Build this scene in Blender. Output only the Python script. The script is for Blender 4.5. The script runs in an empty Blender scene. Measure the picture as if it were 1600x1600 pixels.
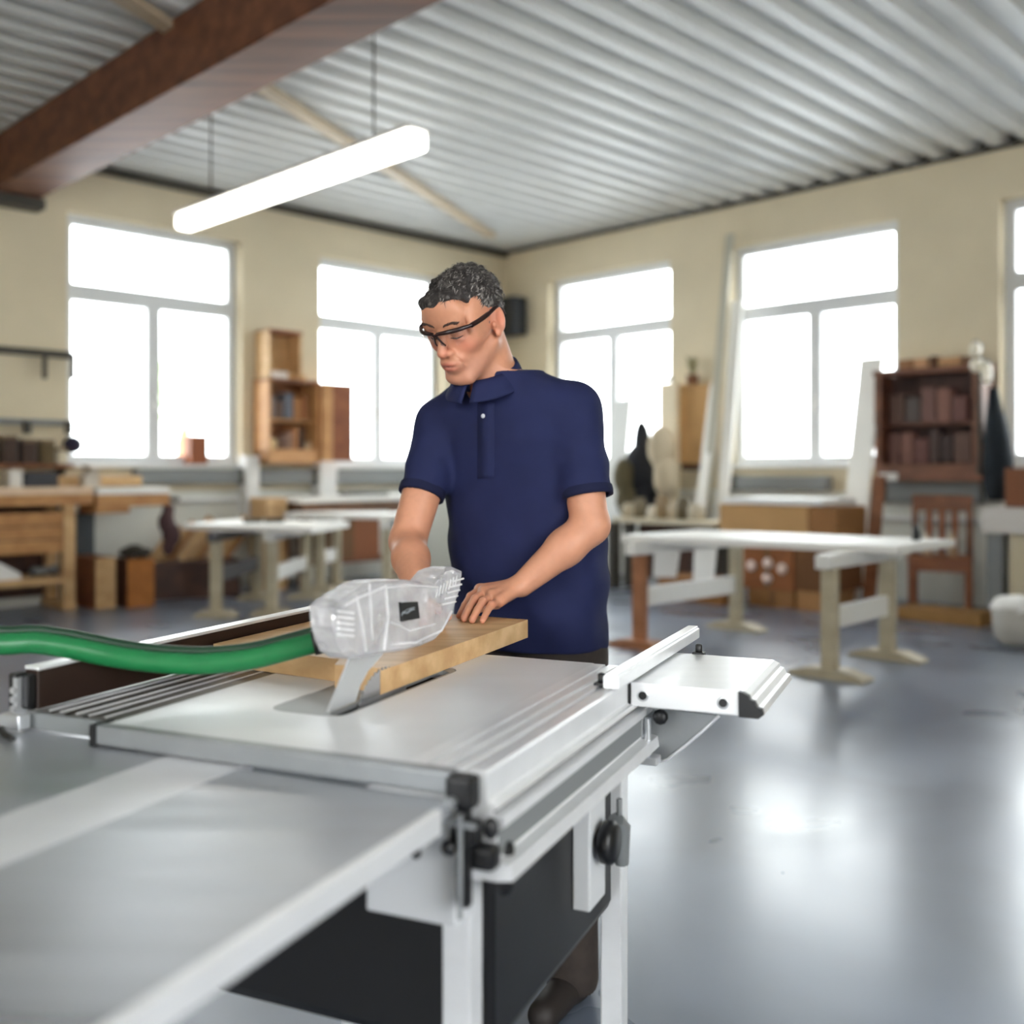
import bpy, bmesh, math, random
import numpy as np
from mathutils import Vector, Matrix
random.seed(7); RS = np.random.RandomState(5)
C = bpy.context.scene.collection
sc = bpy.context.scene
# ------------------------------------------------------------------ camera, sky, exposure
CAMH, FPX, HOR = 1.30, 1600.0, 735.0
cam = bpy.data.cameras.new('camera'); camo = bpy.data.objects.new('camera', cam); C.objects.link(camo)
camo.location = (0, 0, CAMH); camo.rotation_euler = (math.pi/2, 0, 0)
cam.sensor_width = 36; cam.lens = 36; cam.shift_y = (HOR-800)/1600.0
cam.clip_start = 0.05; cam.clip_end = 200
cam.dof.use_dof = True; cam.dof.focus_distance = 2.12; cam.dof.aperture_fstop = 1.7
sc.camera = camo
world = bpy.data.worlds.new('sky'); sc.world = world; world.use_nodes = True
bg = world.node_tree.nodes['Background']; bg.inputs[0].default_value = (0.95, 0.98, 1.0, 1); bg.inputs[1].default_value = 5.5
sc.view_settings.view_transform = 'Standard'; sc.view_settings.look = 'None'
sc.view_settings.gamma = 1; sc.view_settings.exposure = 1.3; sc.view_settings.use_curve_mapping = False
try:
    sc.cycles.use_denoising = True; sc.cycles.max_bounces = 10; sc.cycles.diffuse_bounces = 5; sc.cycles.transparent_max_bounces = 16
    sc.cycles.sample_clamp_indirect = 8
except Exception: pass

# ------------------------------------------------------------------ helpers
def W(px, py, Y): return Vector(((px-800)/FPX*Y, Y, CAMH-(py-HOR)*Y/FPX))      # a point at a depth
def G(px, py, h=0.0):                                                             # a point at a height
    Y = FPX*(CAMH-h)/(py-HOR); return Vector(((px-800)/FPX*Y, Y, h))
r2 = math.sqrt(.5)
CX, CY = -.1, 14.4                                                                # the far corner of the room
U = Vector((r2, r2, 0)); V = Vector((-r2, r2, 0))
def fA(s, n, z): return Vector((CX - s*r2 + n*r2, CY - s*r2 - n*r2, z))           # left wall: s from corner, n into room
def fB(s, n, z): return Vector((CX + s*r2 - n*r2, CY - s*r2 - n*r2, z))           # right wall
def sA(px, n=0.0):
    t = (px-800)/FPX; Y = (CY-CX-n/r2)/(1-t); X = t*Y; return -((X-CX)*r2+(Y-CY)*r2), Y
def sB(px, n=0.0):
    t = (px-800)/FPX; Y = (CY+CX-n/r2)/(1+t); X = t*Y; return (X-CX)*r2-(Y-CY)*r2, Y
def zA(px, py, n=0.0): return CAMH-(py-HOR)*sA(px, n)[1]/FPX
def zB(px, py, n=0.0): return CAMH-(py-HOR)*sB(px, n)[1]/FPX
ident = lambda x, y, z: Vector((x, y, z))
def frame(ox, oy, yaw, oz=0):
    c, s = math.cos(yaw), math.sin(yaw)
    return lambda x, y, z: Vector((ox+x*c-y*s, oy+x*s+y*c, oz+z))

class MB:
    def __init__(self): self.v = []; self.f = []; self.sm = []
    def add(self, vs, fs, smooth=False):
        o = len(self.v); self.v += [Vector(p) for p in vs]
        for f in fs: self.f.append([i+o for i in f]); self.sm.append(smooth)
        return self
    def box(self, x0, x1, y0, y1, z0, z1, fr=ident, bev=0.0):
        if x0 > x1: x0, x1 = x1, x0
        if y0 > y1: y0, y1 = y1, y0
        if z0 > z1: z0, z1 = z1, z0
        if bev <= 0:
            vs = [fr(x, y, z) for x in (x0, x1) for y in (y0, y1) for z in (z0, z1)]
            return self.add(vs, [(0,1,3,2),(4,6,7,5),(0,4,5,1),(2,3,7,6),(0,2,6,4),(1,5,7,3)])
        b = bmesh.new(); bmesh.ops.create_cube(b, size=1)
        for v in b.verts: v.co = Vector((x0+(v.co.x+.5)*(x1-x0), y0+(v.co.y+.5)*(y1-y0), z0+(v.co.z+.5)*(z1-z0)))
        bmesh.ops.bevel(b, geom=list(b.edges), offset=min(bev, .45*min(x1-x0, y1-y0, z1-z0)), segments=2, profile=.5, affect='EDGES')
        b.verts.index_update(); vs = [fr(*v.co) for v in b.verts]; fs = [[v.index for v in f.verts] for f in b.faces]; b.free()
        return self.add(vs, fs)
    def prism(self, poly, d0, d1, fn, smooth=False):                              # fn(u, v, d)
        n = len(poly); vs = [fn(p[0], p[1], d0) for p in poly]+[fn(p[0], p[1], d1) for p in poly]
        fs = [list(range(n))[::-1], list(range(n, 2*n))]+[(i, (i+1) % n, n+(i+1) % n, n+i) for i in range(n)]
        return self.add(vs, fs, smooth)
    def holed(self, outer, holes, d0, d1, fn):
        b = bmesh.new(); loops = []
        for L in [outer]+holes:
            vs = [b.verts.new((p[0], p[1], 0)) for p in L]; loops.append(vs)
            for i in range(len(vs)): b.edges.new((vs[i], vs[(i+1) % len(vs)]))
        bmesh.ops.triangle_fill(b, use_beauty=True, edges=list(b.edges), normal=(0, 0, 1))
        b.verts.index_update(); n = len(b.verts); co = [v.co.copy() for v in b.verts]
        tris = [[v.index for v in f.verts] for f in b.faces]
        vs = [fn(c.x, c.y, d0) for c in co]+[fn(c.x, c.y, d1) for c in co]
        fs = [t[::-1] for t in tris]+[[i+n for i in t] for t in tris]
        for L in loops:
            for i in range(len(L)):
                a, c = L[i].index, L[(i+1) % len(L)].index; fs.append((a, c, c+n, a+n))
        b.free(); return self.add(vs, fs)
    def tube(self, pts, r, seg=12, cap=True):
        pts = [Vector(p) for p in pts]; n = len(pts); rs = r if hasattr(r, '__len__') else [r]*n
        vs = []; up = None
        for i, p in enumerate(pts):
            t = (pts[min(i+1, n-1)]-pts[max(i-1, 0)]).normalized()
            if up is None: up = Vector((0, 0, 1)) if abs(t.z) < .9 else Vector((1, 0, 0))
            a = t.cross(up).normalized(); c = a.cross(t).normalized(); up = c
            for k in range(seg):
                an = 2*math.pi*k/seg; vs.append(p+rs[i]*(math.cos(an)*a+math.sin(an)*c))
        fs = [(i*seg+k, i*seg+(k+1) % seg, (i+1)*seg+(k+1) % seg, (i+1)*seg+k) for i in range(n-1) for k in range(seg)]
        self.add(vs, fs, True)
        if cap: self.add([v.copy() for v in vs[:seg]], [list(range(seg))[::-1]]); self.add([v.copy() for v in vs[-seg:]], [list(range(seg))])
        return self
    def cyl(self, a, b, r, seg=16): return self.tube([a, b], r, seg)
    def lathe(self, base, prof, seg=16, axis=(0, 0, 1)):
        base = Vector(base); q = Vector((0, 0, 1)).rotation_difference(Vector(axis)); vs = []
        for (r, z) in prof:
            for k in range(seg):
                an = 2*math.pi*k/seg; vs.append(base+q @ Vector((r*math.cos(an), r*math.sin(an), z)))
        m = len(prof); fs = [(i*seg+k, i*seg+(k+1) % seg, (i+1)*seg+(k+1) % seg, (i+1)*seg+k) for i in range(m-1) for k in range(seg)]
        fs += [list(range(seg))[::-1], list(range((m-1)*seg, m*seg))]
        return self.add(vs, fs, True)
    def blob(self, c, rad, sub=2, noise=0.0, R=None):
        b = bmesh.new(); bmesh.ops.create_icosphere(b, subdivisions=sub, radius=1); b.verts.index_update()
        vs = []
        for v in b.verts:
            p = v.co*(1+noise*(random.random()-.5)*2); p = Vector((p.x*rad[0], p.y*rad[1], p.z*rad[2]))
            if R is not None: p = R @ p
            vs.append(Vector(c)+p)
        fs = [[v.index for v in f.verts] for f in b.faces]; b.free(); return self.add(vs, fs, True)

WL = {}                                                                           # world locations of built objects
def build(name, mb, m, parent=None, loc=None, fixn=True):
    if isinstance(mb, MB): vs, fs, sm = mb.v, mb.f, mb.sm
    else: vs, fs, sm = mb
    if loc is None:
        if parent is not None: loc = WL[parent.name]
        else:
            a = np.array([tuple(v) for v in vs]); loc = Vector(((a[:,0].min()+a[:,0].max())/2, (a[:,1].min()+a[:,1].max())/2, a[:,2].min()))
    me = bpy.data.meshes.new(name); me.from_pydata([tuple(Vector(v)-loc) for v in vs], [], fs)
    me.polygons.foreach_set('use_smooth', list(map(bool, sm)))
    if fixn:
        b = bmesh.new(); b.from_mesh(me); bmesh.ops.recalc_face_normals(b, faces=list(b.faces)); b.to_mesh(me); b.free()
    me.materials.append(m); me.update()
    o = bpy.data.objects.new(name, me); C.objects.link(o)
    if parent is not None: o.parent = parent; o.location = loc-WL[parent.name]
    else: o.location = loc
    WL[o.name] = loc.copy(); return o
def tag(o, label=None, cat=None, group=None, kind=None):
    if label: o['label'] = label
    if cat: o['category'] = cat
    if group: o['group'] = group
    if kind: o['kind'] = kind
    return o
def thing(name, label, cat, loc, group=None):
    o = bpy.data.objects.new(name, None); C.objects.link(o); o.location = loc; o.empty_display_size = .1
    WL[o.name] = Vector(loc); return tag(o, label, cat, group)
def struct(name, mb, m, label=None, cat=None, parent=None):
    o = build(name, mb, m, parent)
    if parent is None: tag(o, label, cat, kind='structure')
    return o

# ------------------------------------------------------------------ materials
def lin(c): return tuple((x/255/12.92 if x/255 <= .04045 else ((x/255+.055)/1.055)**2.4) for x in c)
MATS = {}
def mat(name, rgb, rough=.6, metal=0.0, var=0.0, vscale=8.0, bump=0.0, bscale=60.0, stretch=None, rot=0.0, coat=0.0, spec=.5, rvar=0.0, rgb2=None, sss=0.0):
    if name in MATS: return MATS[name]
    m = bpy.data.materials.new(name); m.use_nodes = True; nt = m.node_tree; p = nt.nodes['Principled BSDF']
    c = lin(rgb); p.inputs['Base Color'].default_value = (*c, 1); p.inputs['Roughness'].default_value = rough
    p.inputs['Metallic'].default_value = metal; p.inputs['Specular IOR Level'].default_value = spec
    if coat: p.inputs['Coat Weight'].default_value = coat; p.inputs['Coat Roughness'].default_value = .12
    if sss: p.inputs['Subsurface Weight'].default_value = sss; p.inputs['Subsurface Radius'].default_value = (.012, .004, .002)
    if var or bump or rvar or rgb2:
        tc = nt.nodes.new('ShaderNodeTexCoord'); mp = nt.nodes.new('ShaderNodeMapping')
        nt.links.new(tc.outputs['Object'], mp.inputs[0]); mp.inputs['Rotation'].default_value = (0, 0, rot)
        if stretch: mp.inputs['Scale'].default_value = stretch
        if var or rgb2 or rvar:
            n = nt.nodes.new('ShaderNodeTexNoise'); n.inputs['Scale'].default_value = vscale; n.inputs['Detail'].default_value = 6
            nt.links.new(mp.outputs[0], n.inputs[0])
            if var or rgb2:
                r = nt.nodes.new('ShaderNodeValToRGB')
                c2 = lin(rgb2) if rgb2 else tuple(x*(1-var) for x in c); c1 = c if rgb2 else tuple(min(1, x*(1+var)) for x in c)
                r.color_ramp.elements[0].color = (*c2, 1); r.color_ramp.elements[1].color = (*c1, 1)
                r.color_ramp.elements[0].position = .33; r.color_ramp.elements[1].position = .67
                nt.links.new(n.outputs[0], r.inputs[0]); nt.links.new(r.outputs[0], p.inputs['Base Color'])
            if rvar:
                mr = nt.nodes.new('ShaderNodeMapRange'); mr.inputs[1].default_value = .3; mr.inputs[2].default_value = .7
                mr.inputs[3].default_value = max(0, rough-rvar); mr.inputs[4].default_value = min(1, rough+rvar)
                nt.links.new(n.outputs[0], mr.inputs[0]); nt.links.new(mr.outputs[0], p.inputs['Roughness'])
        if bump:
            n2 = nt.nodes.new('ShaderNodeTexNoise'); n2.inputs['Scale'].default_value = bscale; n2.inputs['Detail'].default_value = 5
            nt.links.new(mp.outputs[0], n2.inputs[0]); b = nt.nodes.new('ShaderNodeBump'); b.inputs['Strength'].default_value = bump; b.inputs['Distance'].default_value = .01
            nt.links.new(n2.outputs[0], b.inputs['Height']); nt.links.new(b.outputs[0], p.inputs['Normal'])
    MATS[name] = m; return m
def wood(name, c1, c2, ang=0.0, scale=14, rough=.5, bump=.08):                   # grain runs along world direction ang
    return mat(name, c1, rough, rgb2=c2, vscale=scale, stretch=(.09, 1, 1), rot=-ang, bump=bump, bscale=scale*3)
def clear(name, tint, wt, rough=.05, white=0.0, wcol=(230, 228, 232)):
    if name in MATS: return MATS[name]
    m = bpy.data.materials.new(name); m.use_nodes = True; nt = m.node_tree; nt.nodes.clear()
    out = nt.nodes.new('ShaderNodeOutputMaterial'); tr = nt.nodes.new('ShaderNodeBsdfTransparent'); tr.inputs[0].default_value = (*tint, 1)
    gl = nt.nodes.new('ShaderNodeBsdfGlossy'); gl.inputs['Roughness'].default_value = rough
    mx = nt.nodes.new('ShaderNodeMixShader'); lw = nt.nodes.new('ShaderNodeLayerWeight'); lw.inputs[0].default_value = .25
    mr = nt.nodes.new('ShaderNodeMapRange'); mr.inputs[3].default_value = wt; mr.inputs[4].default_value = min(1, wt+.55)
    nt.links.new(lw.outputs['Fresnel'], mr.inputs[0]); nt.links.new(mr.outputs[0], mx.inputs[0])
    nt.links.new(tr.outputs[0], mx.inputs[1]); nt.links.new(gl.outputs[0], mx.inputs[2]); last = mx
    if white:
        df = nt.nodes.new('ShaderNodeBsdfDiffuse'); df.inputs[0].default_value = (*lin(wcol), 1)
        tl = nt.nodes.new('ShaderNodeBsdfTranslucent'); tl.inputs[0].default_value = (*lin(wcol), 1)
        a = nt.nodes.new('ShaderNodeMixShader'); a.inputs[0].default_value = .45
        nt.links.new(df.outputs[0], a.inputs[1]); nt.links.new(tl.outputs[0], a.inputs[2])
        b = nt.nodes.new('ShaderNodeMixShader'); b.inputs[0].default_value = white
        tc = nt.nodes.new('ShaderNodeTexCoord'); no = nt.nodes.new('ShaderNodeTexNoise'); no.inputs['Scale'].default_value = 16; no.inputs['Detail'].default_value = 4
        nt.links.new(tc.outputs['Object'], no.inputs[0]); m2 = nt.nodes.new('ShaderNodeMapRange')
        m2.inputs[1].default_value = .3; m2.inputs[2].default_value = .7; m2.inputs[3].default_value = max(0, white-.14); m2.inputs[4].default_value = min(1, white+.14)
        nt.links.new(no.outputs[0], m2.inputs[0]); nt.links.new(m2.outputs[0], b.inputs[0])
        n3 = nt.nodes.new('ShaderNodeTexVoronoi'); n3.inputs['Scale'].default_value = 70; nt.links.new(tc.outputs['Object'], n3.inputs[0])
        bp = nt.nodes.new('ShaderNodeBump'); bp.inputs['Strength'].default_value = .7; bp.inputs['Distance'].default_value = .006
        nt.links.new(n3.outputs[0], bp.inputs['Height']); nt.links.new(bp.outputs[0], gl.inputs['Normal'])
        nt.links.new(mx.outputs[0], b.inputs[1]); nt.links.new(a.outputs[0], b.inputs[2]); last = b
    nt.links.new(last.outputs[0], out.inputs[0]); MATS[name] = m; return m
def glow(name, rgb, st):
    m = bpy.data.materials.new(name); m.use_nodes = True; p = m.node_tree.nodes['Principled BSDF']
    p.inputs['Base Color'].default_value = (*lin(rgb), 1); p.inputs['Emission Color'].default_value = (*lin(rgb), 1); p.inputs['Emission Strength'].default_value = st; return m

m_wall = mat('plaster_wall', (213, 200, 172), .85, var=.05, vscale=1.3, bump=.05, bscale=25)
m_white = mat('white_paint', (226, 226, 224), .55, var=.03, vscale=4)
m_wframe = mat('window_white', (215, 217, 218), .45)
m_glass = clear('window_glass', (.97, .985, .98), .04, .02)
m_ceil = mat('ceiling_sheet', (214, 214, 210), .5, var=.04, vscale=2)
m_dark = mat('dark_steel', (60, 56, 48), .6)
m_black = mat('black_plastic', (16, 16, 18), .42)
m_alu = mat('aluminium', (214, 216, 219), .34, metal=.75, var=.04, vscale=20, rvar=.06)
m_alug = mat('grey_aluminium', (150, 153, 155), .42, metal=.6, var=.05, vscale=20)
m_grey = mat('grey_metal', (128, 131, 132), .5, metal=.2)
m_trunk = mat('grey_trunking', (128, 131, 131), .5)
m_card = mat('cardboard', (186, 146, 96), .8, var=.08, vscale=3)
m_card2 = mat('brown_cardboard', (150, 104, 60), .8, var=.1, vscale=3)
m_carddk = mat('dark_cardboard', (112, 72, 38), .8, var=.1, vscale=3)
m_paper = mat('white_sheet', (236, 234, 230), .7)
w_pale = wood('pale_wood', (214, 178, 130), (190, 150, 102), -.785, 10)
w_oak = wood('oak_board', (214, 178, 130), (186, 146, 98), math.atan2(1600, 695), 22, .5)
w_beech = wood('beech_bench', (196, 146, 92), (170, 118, 70), -.785, 9)
w_brown = wood('brown_wood', (140, 88, 54), (112, 66, 40), -.785, 9)
w_dark = wood('dark_wood', (84, 54, 40), (58, 36, 28), -.785, 9)
w_red = wood('reddish_wood', (152, 92, 56), (126, 70, 42), .785, 9)
w_trestle = wood('painted_trestle', (196, 186, 160), (178, 166, 140), .785, 9)
w_white = mat('white_board', (238, 236, 230), .5, var=.02, vscale=3)

# ------------------------------------------------------------------ floor, walls, ceiling, windows
fl = MB(); fl.box(-15, 15, -5, 18, -.06, 0)
m_floor = mat('epoxy_floor', (112, 121, 137), .3, var=.3, vscale=1.3, rvar=.06, coat=.08, spec=.6)
for nd in m_floor.node_tree.nodes:
    if nd.type == 'TEX_NOISE': nd.inputs['Detail'].default_value = 2.5; nd.inputs['Distortion'].default_value = .6
    if nd.type == 'VALTORGB': nd.color_ramp.elements[0].position = .15; nd.color_ramp.elements[1].position = .85; nd.color_ramp.interpolation = 'EASE'
    if nd.type == 'MAP_RANGE': nd.interpolation_type = 'SMOOTHSTEP'; nd.inputs[1].default_value = .1; nd.inputs[2].default_value = .9
struct('floor', fl, m_floor, 'grey blue sealed concrete floor reflecting the windows', 'floor')

WZ0, WZ1 = 1.36, 3.87
def rect(s0, s1, z0, z1): return [(s0, z0), (s1, z0), (s1, z1), (s0, z1)]
winA = [(sA(105)[0], sA(378)[0]), (sA(500)[0], sA(500)[0]-1.95)]
winB = [(sB(857)[0], sB(1047)[0]), (sB(1140)[0], sB(1403)[0]), (sB(1562)[0], sB(1562)[0]+2.0)]
ZC = 4.36
wa = MB(); wa.holed([(-.4, 0), (14, 0), (14, ZC), (-.4, ZC)], [rect(min(w), max(w), WZ0, WZ1) for w in winA], 0, -.38, lambda s, z, n: fA(s, n, z))
struct('wall_left', wa, m_wall, 'beige plaster wall with two tall windows on the left', 'wall')
wb = MB(); wb.holed([(0, 0), (14, 0), (14, ZC), (0, ZC)], [rect(min(w), max(w), WZ0, WZ1) for w in winB], 0, -.38, lambda s, z, n: fB(s, n, z))
struct('wall_right', wb, m_wall, 'cream plaster wall with windows on the right of the corner', 'wall')
BK = 13.6                                                                          # unseen walls behind the camera closing off frontal light, openings sized to light the saw
wc = MB(); wc.holed([(0, 0), (13.6, 0), (13.6, ZC), (0, ZC)], [rect(9.4, 11.0, .9, 3.6)], 0, .3, lambda n, z, d: fA(BK+d, n, z))
struct('wall_back', wc, m_wall, 'unseen plaster wall behind the camera that holds back front light', 'wall')
wd = MB(); wd.holed([(0, 0), (13.6, 0), (13.6, ZC), (0, ZC)], [rect(8.8, 11.2, .9, 3.5)], 0, .3, lambda n, z, d: fB(BK+d, n, z))
struct('wall_side', wd, m_wall, 'unseen plaster wall on the right behind the camera that holds back front light', 'wall')
cm = MB(); per, dep = .28, .075
prof = []
for i in range(54):
    v = i*per; prof += [(v, ZC+.012), (v+.10, ZC+.012), (v+.135, ZC+.012+dep), (v+.245, ZC+.012+dep)]
prof2 = prof+[(54*per, ZC+.012)]
n = len(prof2); vs = []; fs = []
for (v, z) in prof2:
    for uu in (.4, -15.0): p = Vector((CX, CY, 0))+uu*U-(v-.4)*V; vs.append(Vector((p.x, p.y, z)))
for i in range(n-1): fs.append((2*i, 2*i+1, 2*i+3, 2*i+2))
top = [Vector((v.x, v.y, ZC+.2)) for v in vs[:2]+vs[-2:]]
k = len(vs); vs += top; fs.append((k, k+1, k+3, k+2))
cm.add(vs, fs)
struct('ceiling', cm, m_ceil, 'light grey corrugated metal roof deck', 'ceiling')
t1 = MB(); t1.box(-.02, 13.4, .0, .07, ZC-.075, ZC+.005, fA); struct('trim_1', t1, m_dark, 'dark steel ledge under the roof along the left wall', 'trim')
t2 = MB(); t2.box(.02, 13.9, -.2, -.14, ZC, ZC+.15, fB); struct('trim_2', t2, m_dark, 'dark closure strip between right wall and roof flutes', 'trim')
t3 = MB(); t3.box(.02, 13.9, .0, .035, ZC-.03, ZC+.005, fB); struct('trim_3', t3, m_dark, 'thin dark ledge along the top of the right wall', 'trim')
for no, f, L in ((5, fA, 9.0), (6, fB, 9.0)):
    dd_ = MB(); dd_.box(.02, L, 0, .015, .0, 1.08, f); struct('trim_%d' % no, dd_, mat('lower_panel_white', (222, 222, 213), .7, var=.03, vscale=1.5), 'off white panel along the lower %s wall' % ('left', 'right')[no-5], 'trim')  # thin off white panel over the lower wall, paler than the plaster
# wind brace under the roof
pa = G(606, 268, 4.30); pb = G(768, 372, 4.30); dv = (pb-pa).normalized(); pa = pa-dv*8
br = MB(); sd = Vector((-dv.y, dv.x, 0))*.06
br.add([pa+sd, pa-sd, pb-sd, pb+sd]+[q+Vector((0, 0, .06)) for q in (pa+sd, pa-sd, pb-sd, pb+sd)], [(0,1,2,3),(4,5,6,7),(0,1,5,4),(1,2,6,5),(2,3,7,6),(3,0,4,7)])
struct('trim_4', br, mat('brace_tan', (196, 178, 150), .6), 'tan diagonal wind brace under the metal roof', 'brace')

def window(no, f, s0, s1, cat_label, handle=True):
    s0, s1 = min(s0, s1), max(s0, s1); n0, n1 = -.22, -.14; fw = .10; zt = 3.10
    fr = MB(); sm = (s0+s1)/2; zt0, zt1 = zt-.085, zt+.085
    holes = [rect(s0+fw, s1-fw, zt1, WZ1-fw), rect(s0+fw, sm-.075, WZ0+fw, zt0), rect(sm+.075, s1-fw, WZ0+fw, zt0)]
    fr.holed(rect(s0, s1, WZ0, WZ1), holes, n0, n1, lambda s, z, nn: f(s, nn, z))
    o = struct('window_%d' % no, fr, m_wframe, cat_label, 'window')
    for h in holes:
        g = MB(); g.box(h[0][0]-.01, h[1][0]+.01, -.187, -.177, h[0][1]-.01, h[2][1]+.01, f); build('pane', g, m_glass, o)
    sl = MB(); sl.box(s0-.06, s1+.06, -.14, .06, WZ0-.035, WZ0+.004, f, .006); build('window_sill', sl, m_white, o)
    if handle:
        hd = MB(); hd.box(sm-.02, sm+.02, -.14, -.12, 1.98, 2.12, f, .005); hd.box(sm-.012, sm+.012, -.12, -.085, 2.0, 2.03, f, .004); hd.box(sm-.012, sm+.012, -.1, -.08, 1.93, 2.03, f, .004)
        build('handle', hd, m_white, o)
    return o
window(1, fA, *winA[0], 'tall white framed window nearest the left edge of the photo')
window(2, fA, *winA[1], 'white framed window behind the man, next to the open tool cabinet')
window(3, fB, *winB[0], 'white framed window just right of the room corner and black speaker')
window(4, fB, *winB[1], 'white framed window between leaning pole and dark wooden wall cabinet')
window(5, fB, *winB[2], 'window cut off by the right edge of the photo')

#@@SAW
# ------------------------------------------------------------------ table saw
HT = .93
O3 = G(735, 1213, HT); _l = math.hypot(695, 1600)
SD = Vector((695/_l, 1600/_l, 0)); SW = Vector((SD.y, -SD.x, 0))                  # depth and width directions of the saw
def S(x, y, z): return O3+x*SW+y*SD+Vector((0, 0, z))
def SYZ(px, py, x):                                                               # pixel -> (y, z) on the saw's vertical plane at x
    d = Vector(((px-800)/FPX, 1, -(py-HOR)/FPX)); q = S(x, 0, 0)-Vector((0, 0, CAMH)); k = q.dot(SW)/d.dot(SW)
    p = d*k+Vector((0, 0, CAMH))-O3; return (p.dot(SD), p.z)
def SXZ(px, py, y):
    d = Vector(((px-800)/FPX, 1, -(py-HOR)/FPX)); q = S(0, y, 0)-Vector((0, 0, CAMH)); k = q.dot(SD)/d.dot(SD)
    p = d*k+Vector((0, 0, CAMH))-O3; return (p.dot(SW), p.z)
ANG = math.atan2(SD.y, SD.x)
m_top = mat('table_top_metal', (222, 223, 224), .38, metal=.25, var=.03, vscale=14, stretch=(.08, 1, 1), rot=-ANG, rvar=.05)
m_ext = mat('brushed_extension', (176, 179, 184), .36, metal=.6, var=.10, vscale=22, stretch=(.05, 1, 1), rot=-ANG, rvar=.10)
m_strip = mat('pale_strip', (222, 223, 226), .42, metal=.3, var=.03, vscale=14, stretch=(.05, 1, 1), rot=-ANG)
m_rail = mat('bright_rail', (230, 231, 232), .32, metal=.35, var=.03, vscale=20, stretch=(.05, 1, 1), rot=-ANG)
m_prof = mat('dark_profile', (96, 92, 88), .38, metal=.7)
m_fence = mat('fence_dark', (44, 30, 24), .4, metal=.2)
m_plate = mat('throat_grey', (150, 152, 152), .45, metal=.4)
m_steel = mat('knife_steel', (226, 228, 230), .28, metal=.7)
m_hood = clear('clear_hood', (.96, .96, .98), .22, .08, .36, (252, 251, 254))
m_house = mat('light_housing', (206, 208, 210), .5)
saw = thing('table_saw', 'silver table saw with clear blade guard in front of the man', 'table saw', S(-.3, .4, -HT))
def arc(cx, cy, r, a0, a1, n=8): return [(cx+r*math.cos(a0+(a1-a0)*i/n), cy+r*math.sin(a0+(a1-a0)*i/n)) for i in range(n+1)]
PI = math.pi
def rrect(x0, x1, y0, y1, r, n=6):
    return arc(x1-r, y1-r, r, 0, PI/2, n)+arc(x0+r, y1-r, r, PI/2, PI, n)+arc(x0+r, y0+r, r, PI, 1.5*PI, n)+arc(x1-r, y0+r, r, 1.5*PI, 2*PI, n)
# top with the rounded throat hole
hole = rrect(-.445, -.306, .185, .60, .035)
tt = MB(); tt.holed([(-.60, .02), (-.10, .02), (-.10, .75), (-.60, .75)], [hole], -.022, 0, lambda x, y, z: S(x, y, z))
build('table_top', tt, m_top, saw)
slot = arc(-.326, .556, .013, 0, PI)+arc(-.326, .20+.011, .013, PI, 2*PI)
tp = MB(); tp.holed(rrect(-.444, -.307, .186, .599, .034), [slot], -.008, -.0008, lambda x, y, z: S(x, y, z))
o_plate = build('throat_plate', tp, m_plate, saw)
well = MB(); well.box(-.45, -.30, .18, .61, -.20, -.19, S); well.box(-.45, -.445, .18, .61, -.2, -.022, S); well.box(-.305, -.30, .18, .61, -.2, -.022, S); well.box(-.45, -.30, .18, .185, -.2, -.022, S); well.box(-.45, -.30, .605, .61, -.2, -.022, S)
build('blade_well', well, m_black, saw)
ap = MB(); ap.box(-.60, -.028, 0, .02, -.026, -.001, S, .002); ap.box(-.60, -.028, .001, .019, -.002, .0015, S); build('front_rail', ap, m_alug, saw)
# right guide rail, an extrusion
gp = [(-.10,0),(-.075,0),(-.074,-.004),(-.069,-.004),(-.068,0),(-.050,0),(-.049,-.005),(-.037,-.005),(-.036,.0015),(-.022,.0015),(-.021,-.004),(-.013,-.004),(-.012,.001),(.009,.001),(.012,-.002),(.012,-.036),(.016,-.039),(-.10,-.039)]
g1 = MB(); g1.prism(gp, .022, .745, lambda x, z, y: S(x, y, z)); build('guide_rail', g1, m_rail, saw)
gp2 = [(-.09,-.0395),(.022,-.0395),(.024,-.046),(.015,-.049),(.015,-.054),(.030,-.056),(.031,-.068),(.021,-.071),(.021,-.110),(.040,-.113),(.043,-.132),(.018,-.136),(-.09,-.136)]
g2 = MB(); g2.prism(gp2, .03, .70, lambda x, z, y: S(x, y, z)); build('frame_beam', g2, m_rail, saw)
for zz in (-.051, -.0895):
    dk = MB(); dk.box(.0148 if zz > -.06 else .0205, .0222 if zz < -.06 else .0165, .035, .70, zz-.0025 if zz > -.06 else zz-.016, zz+.0015 if zz > -.06 else zz+.014, S)
    build('rail_groove' if zz > -.06 else 'web_panel', dk, m_black if zz > -.06 else m_grey, saw)
# left profile table and front step
lp = [(-.785,-.004),(-.745,-.004),(-.744,-.009),(-.732,-.009),(-.731,-.002),(-.712,-.002),(-.711,-.008),(-.70,-.008),(-.699,-.002),(-.672,-.002),(-.671,-.008),(-.66,-.008),(-.659,-.001),(-.602,-.001),(-.602,-.03),(-.785,-.03)]
l1 = MB(); l1.prism(lp, .045, .88, lambda x, z, y: S(x, y, z)); build('side_profile', l1, m_prof, saw)
l2 = MB()
for x in (-.745, -.722, -.690, -.664, -.632): l2.box(x-.0015, x+.0015, .05, .88, -.002, .0005, S)
build('profile_ridges', l2, m_rail, saw)
l3 = MB(); l3.box(-.785, -.606, .036, .045, -.028, -.003, S, .001); build('profile_end_cap', l3, m_grey, saw)
l4 = MB(); l4.box(-.613, -.603, .0, .04, -.03, .002, S, .001); build('corner_joint', l4, m_black, saw)
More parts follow.
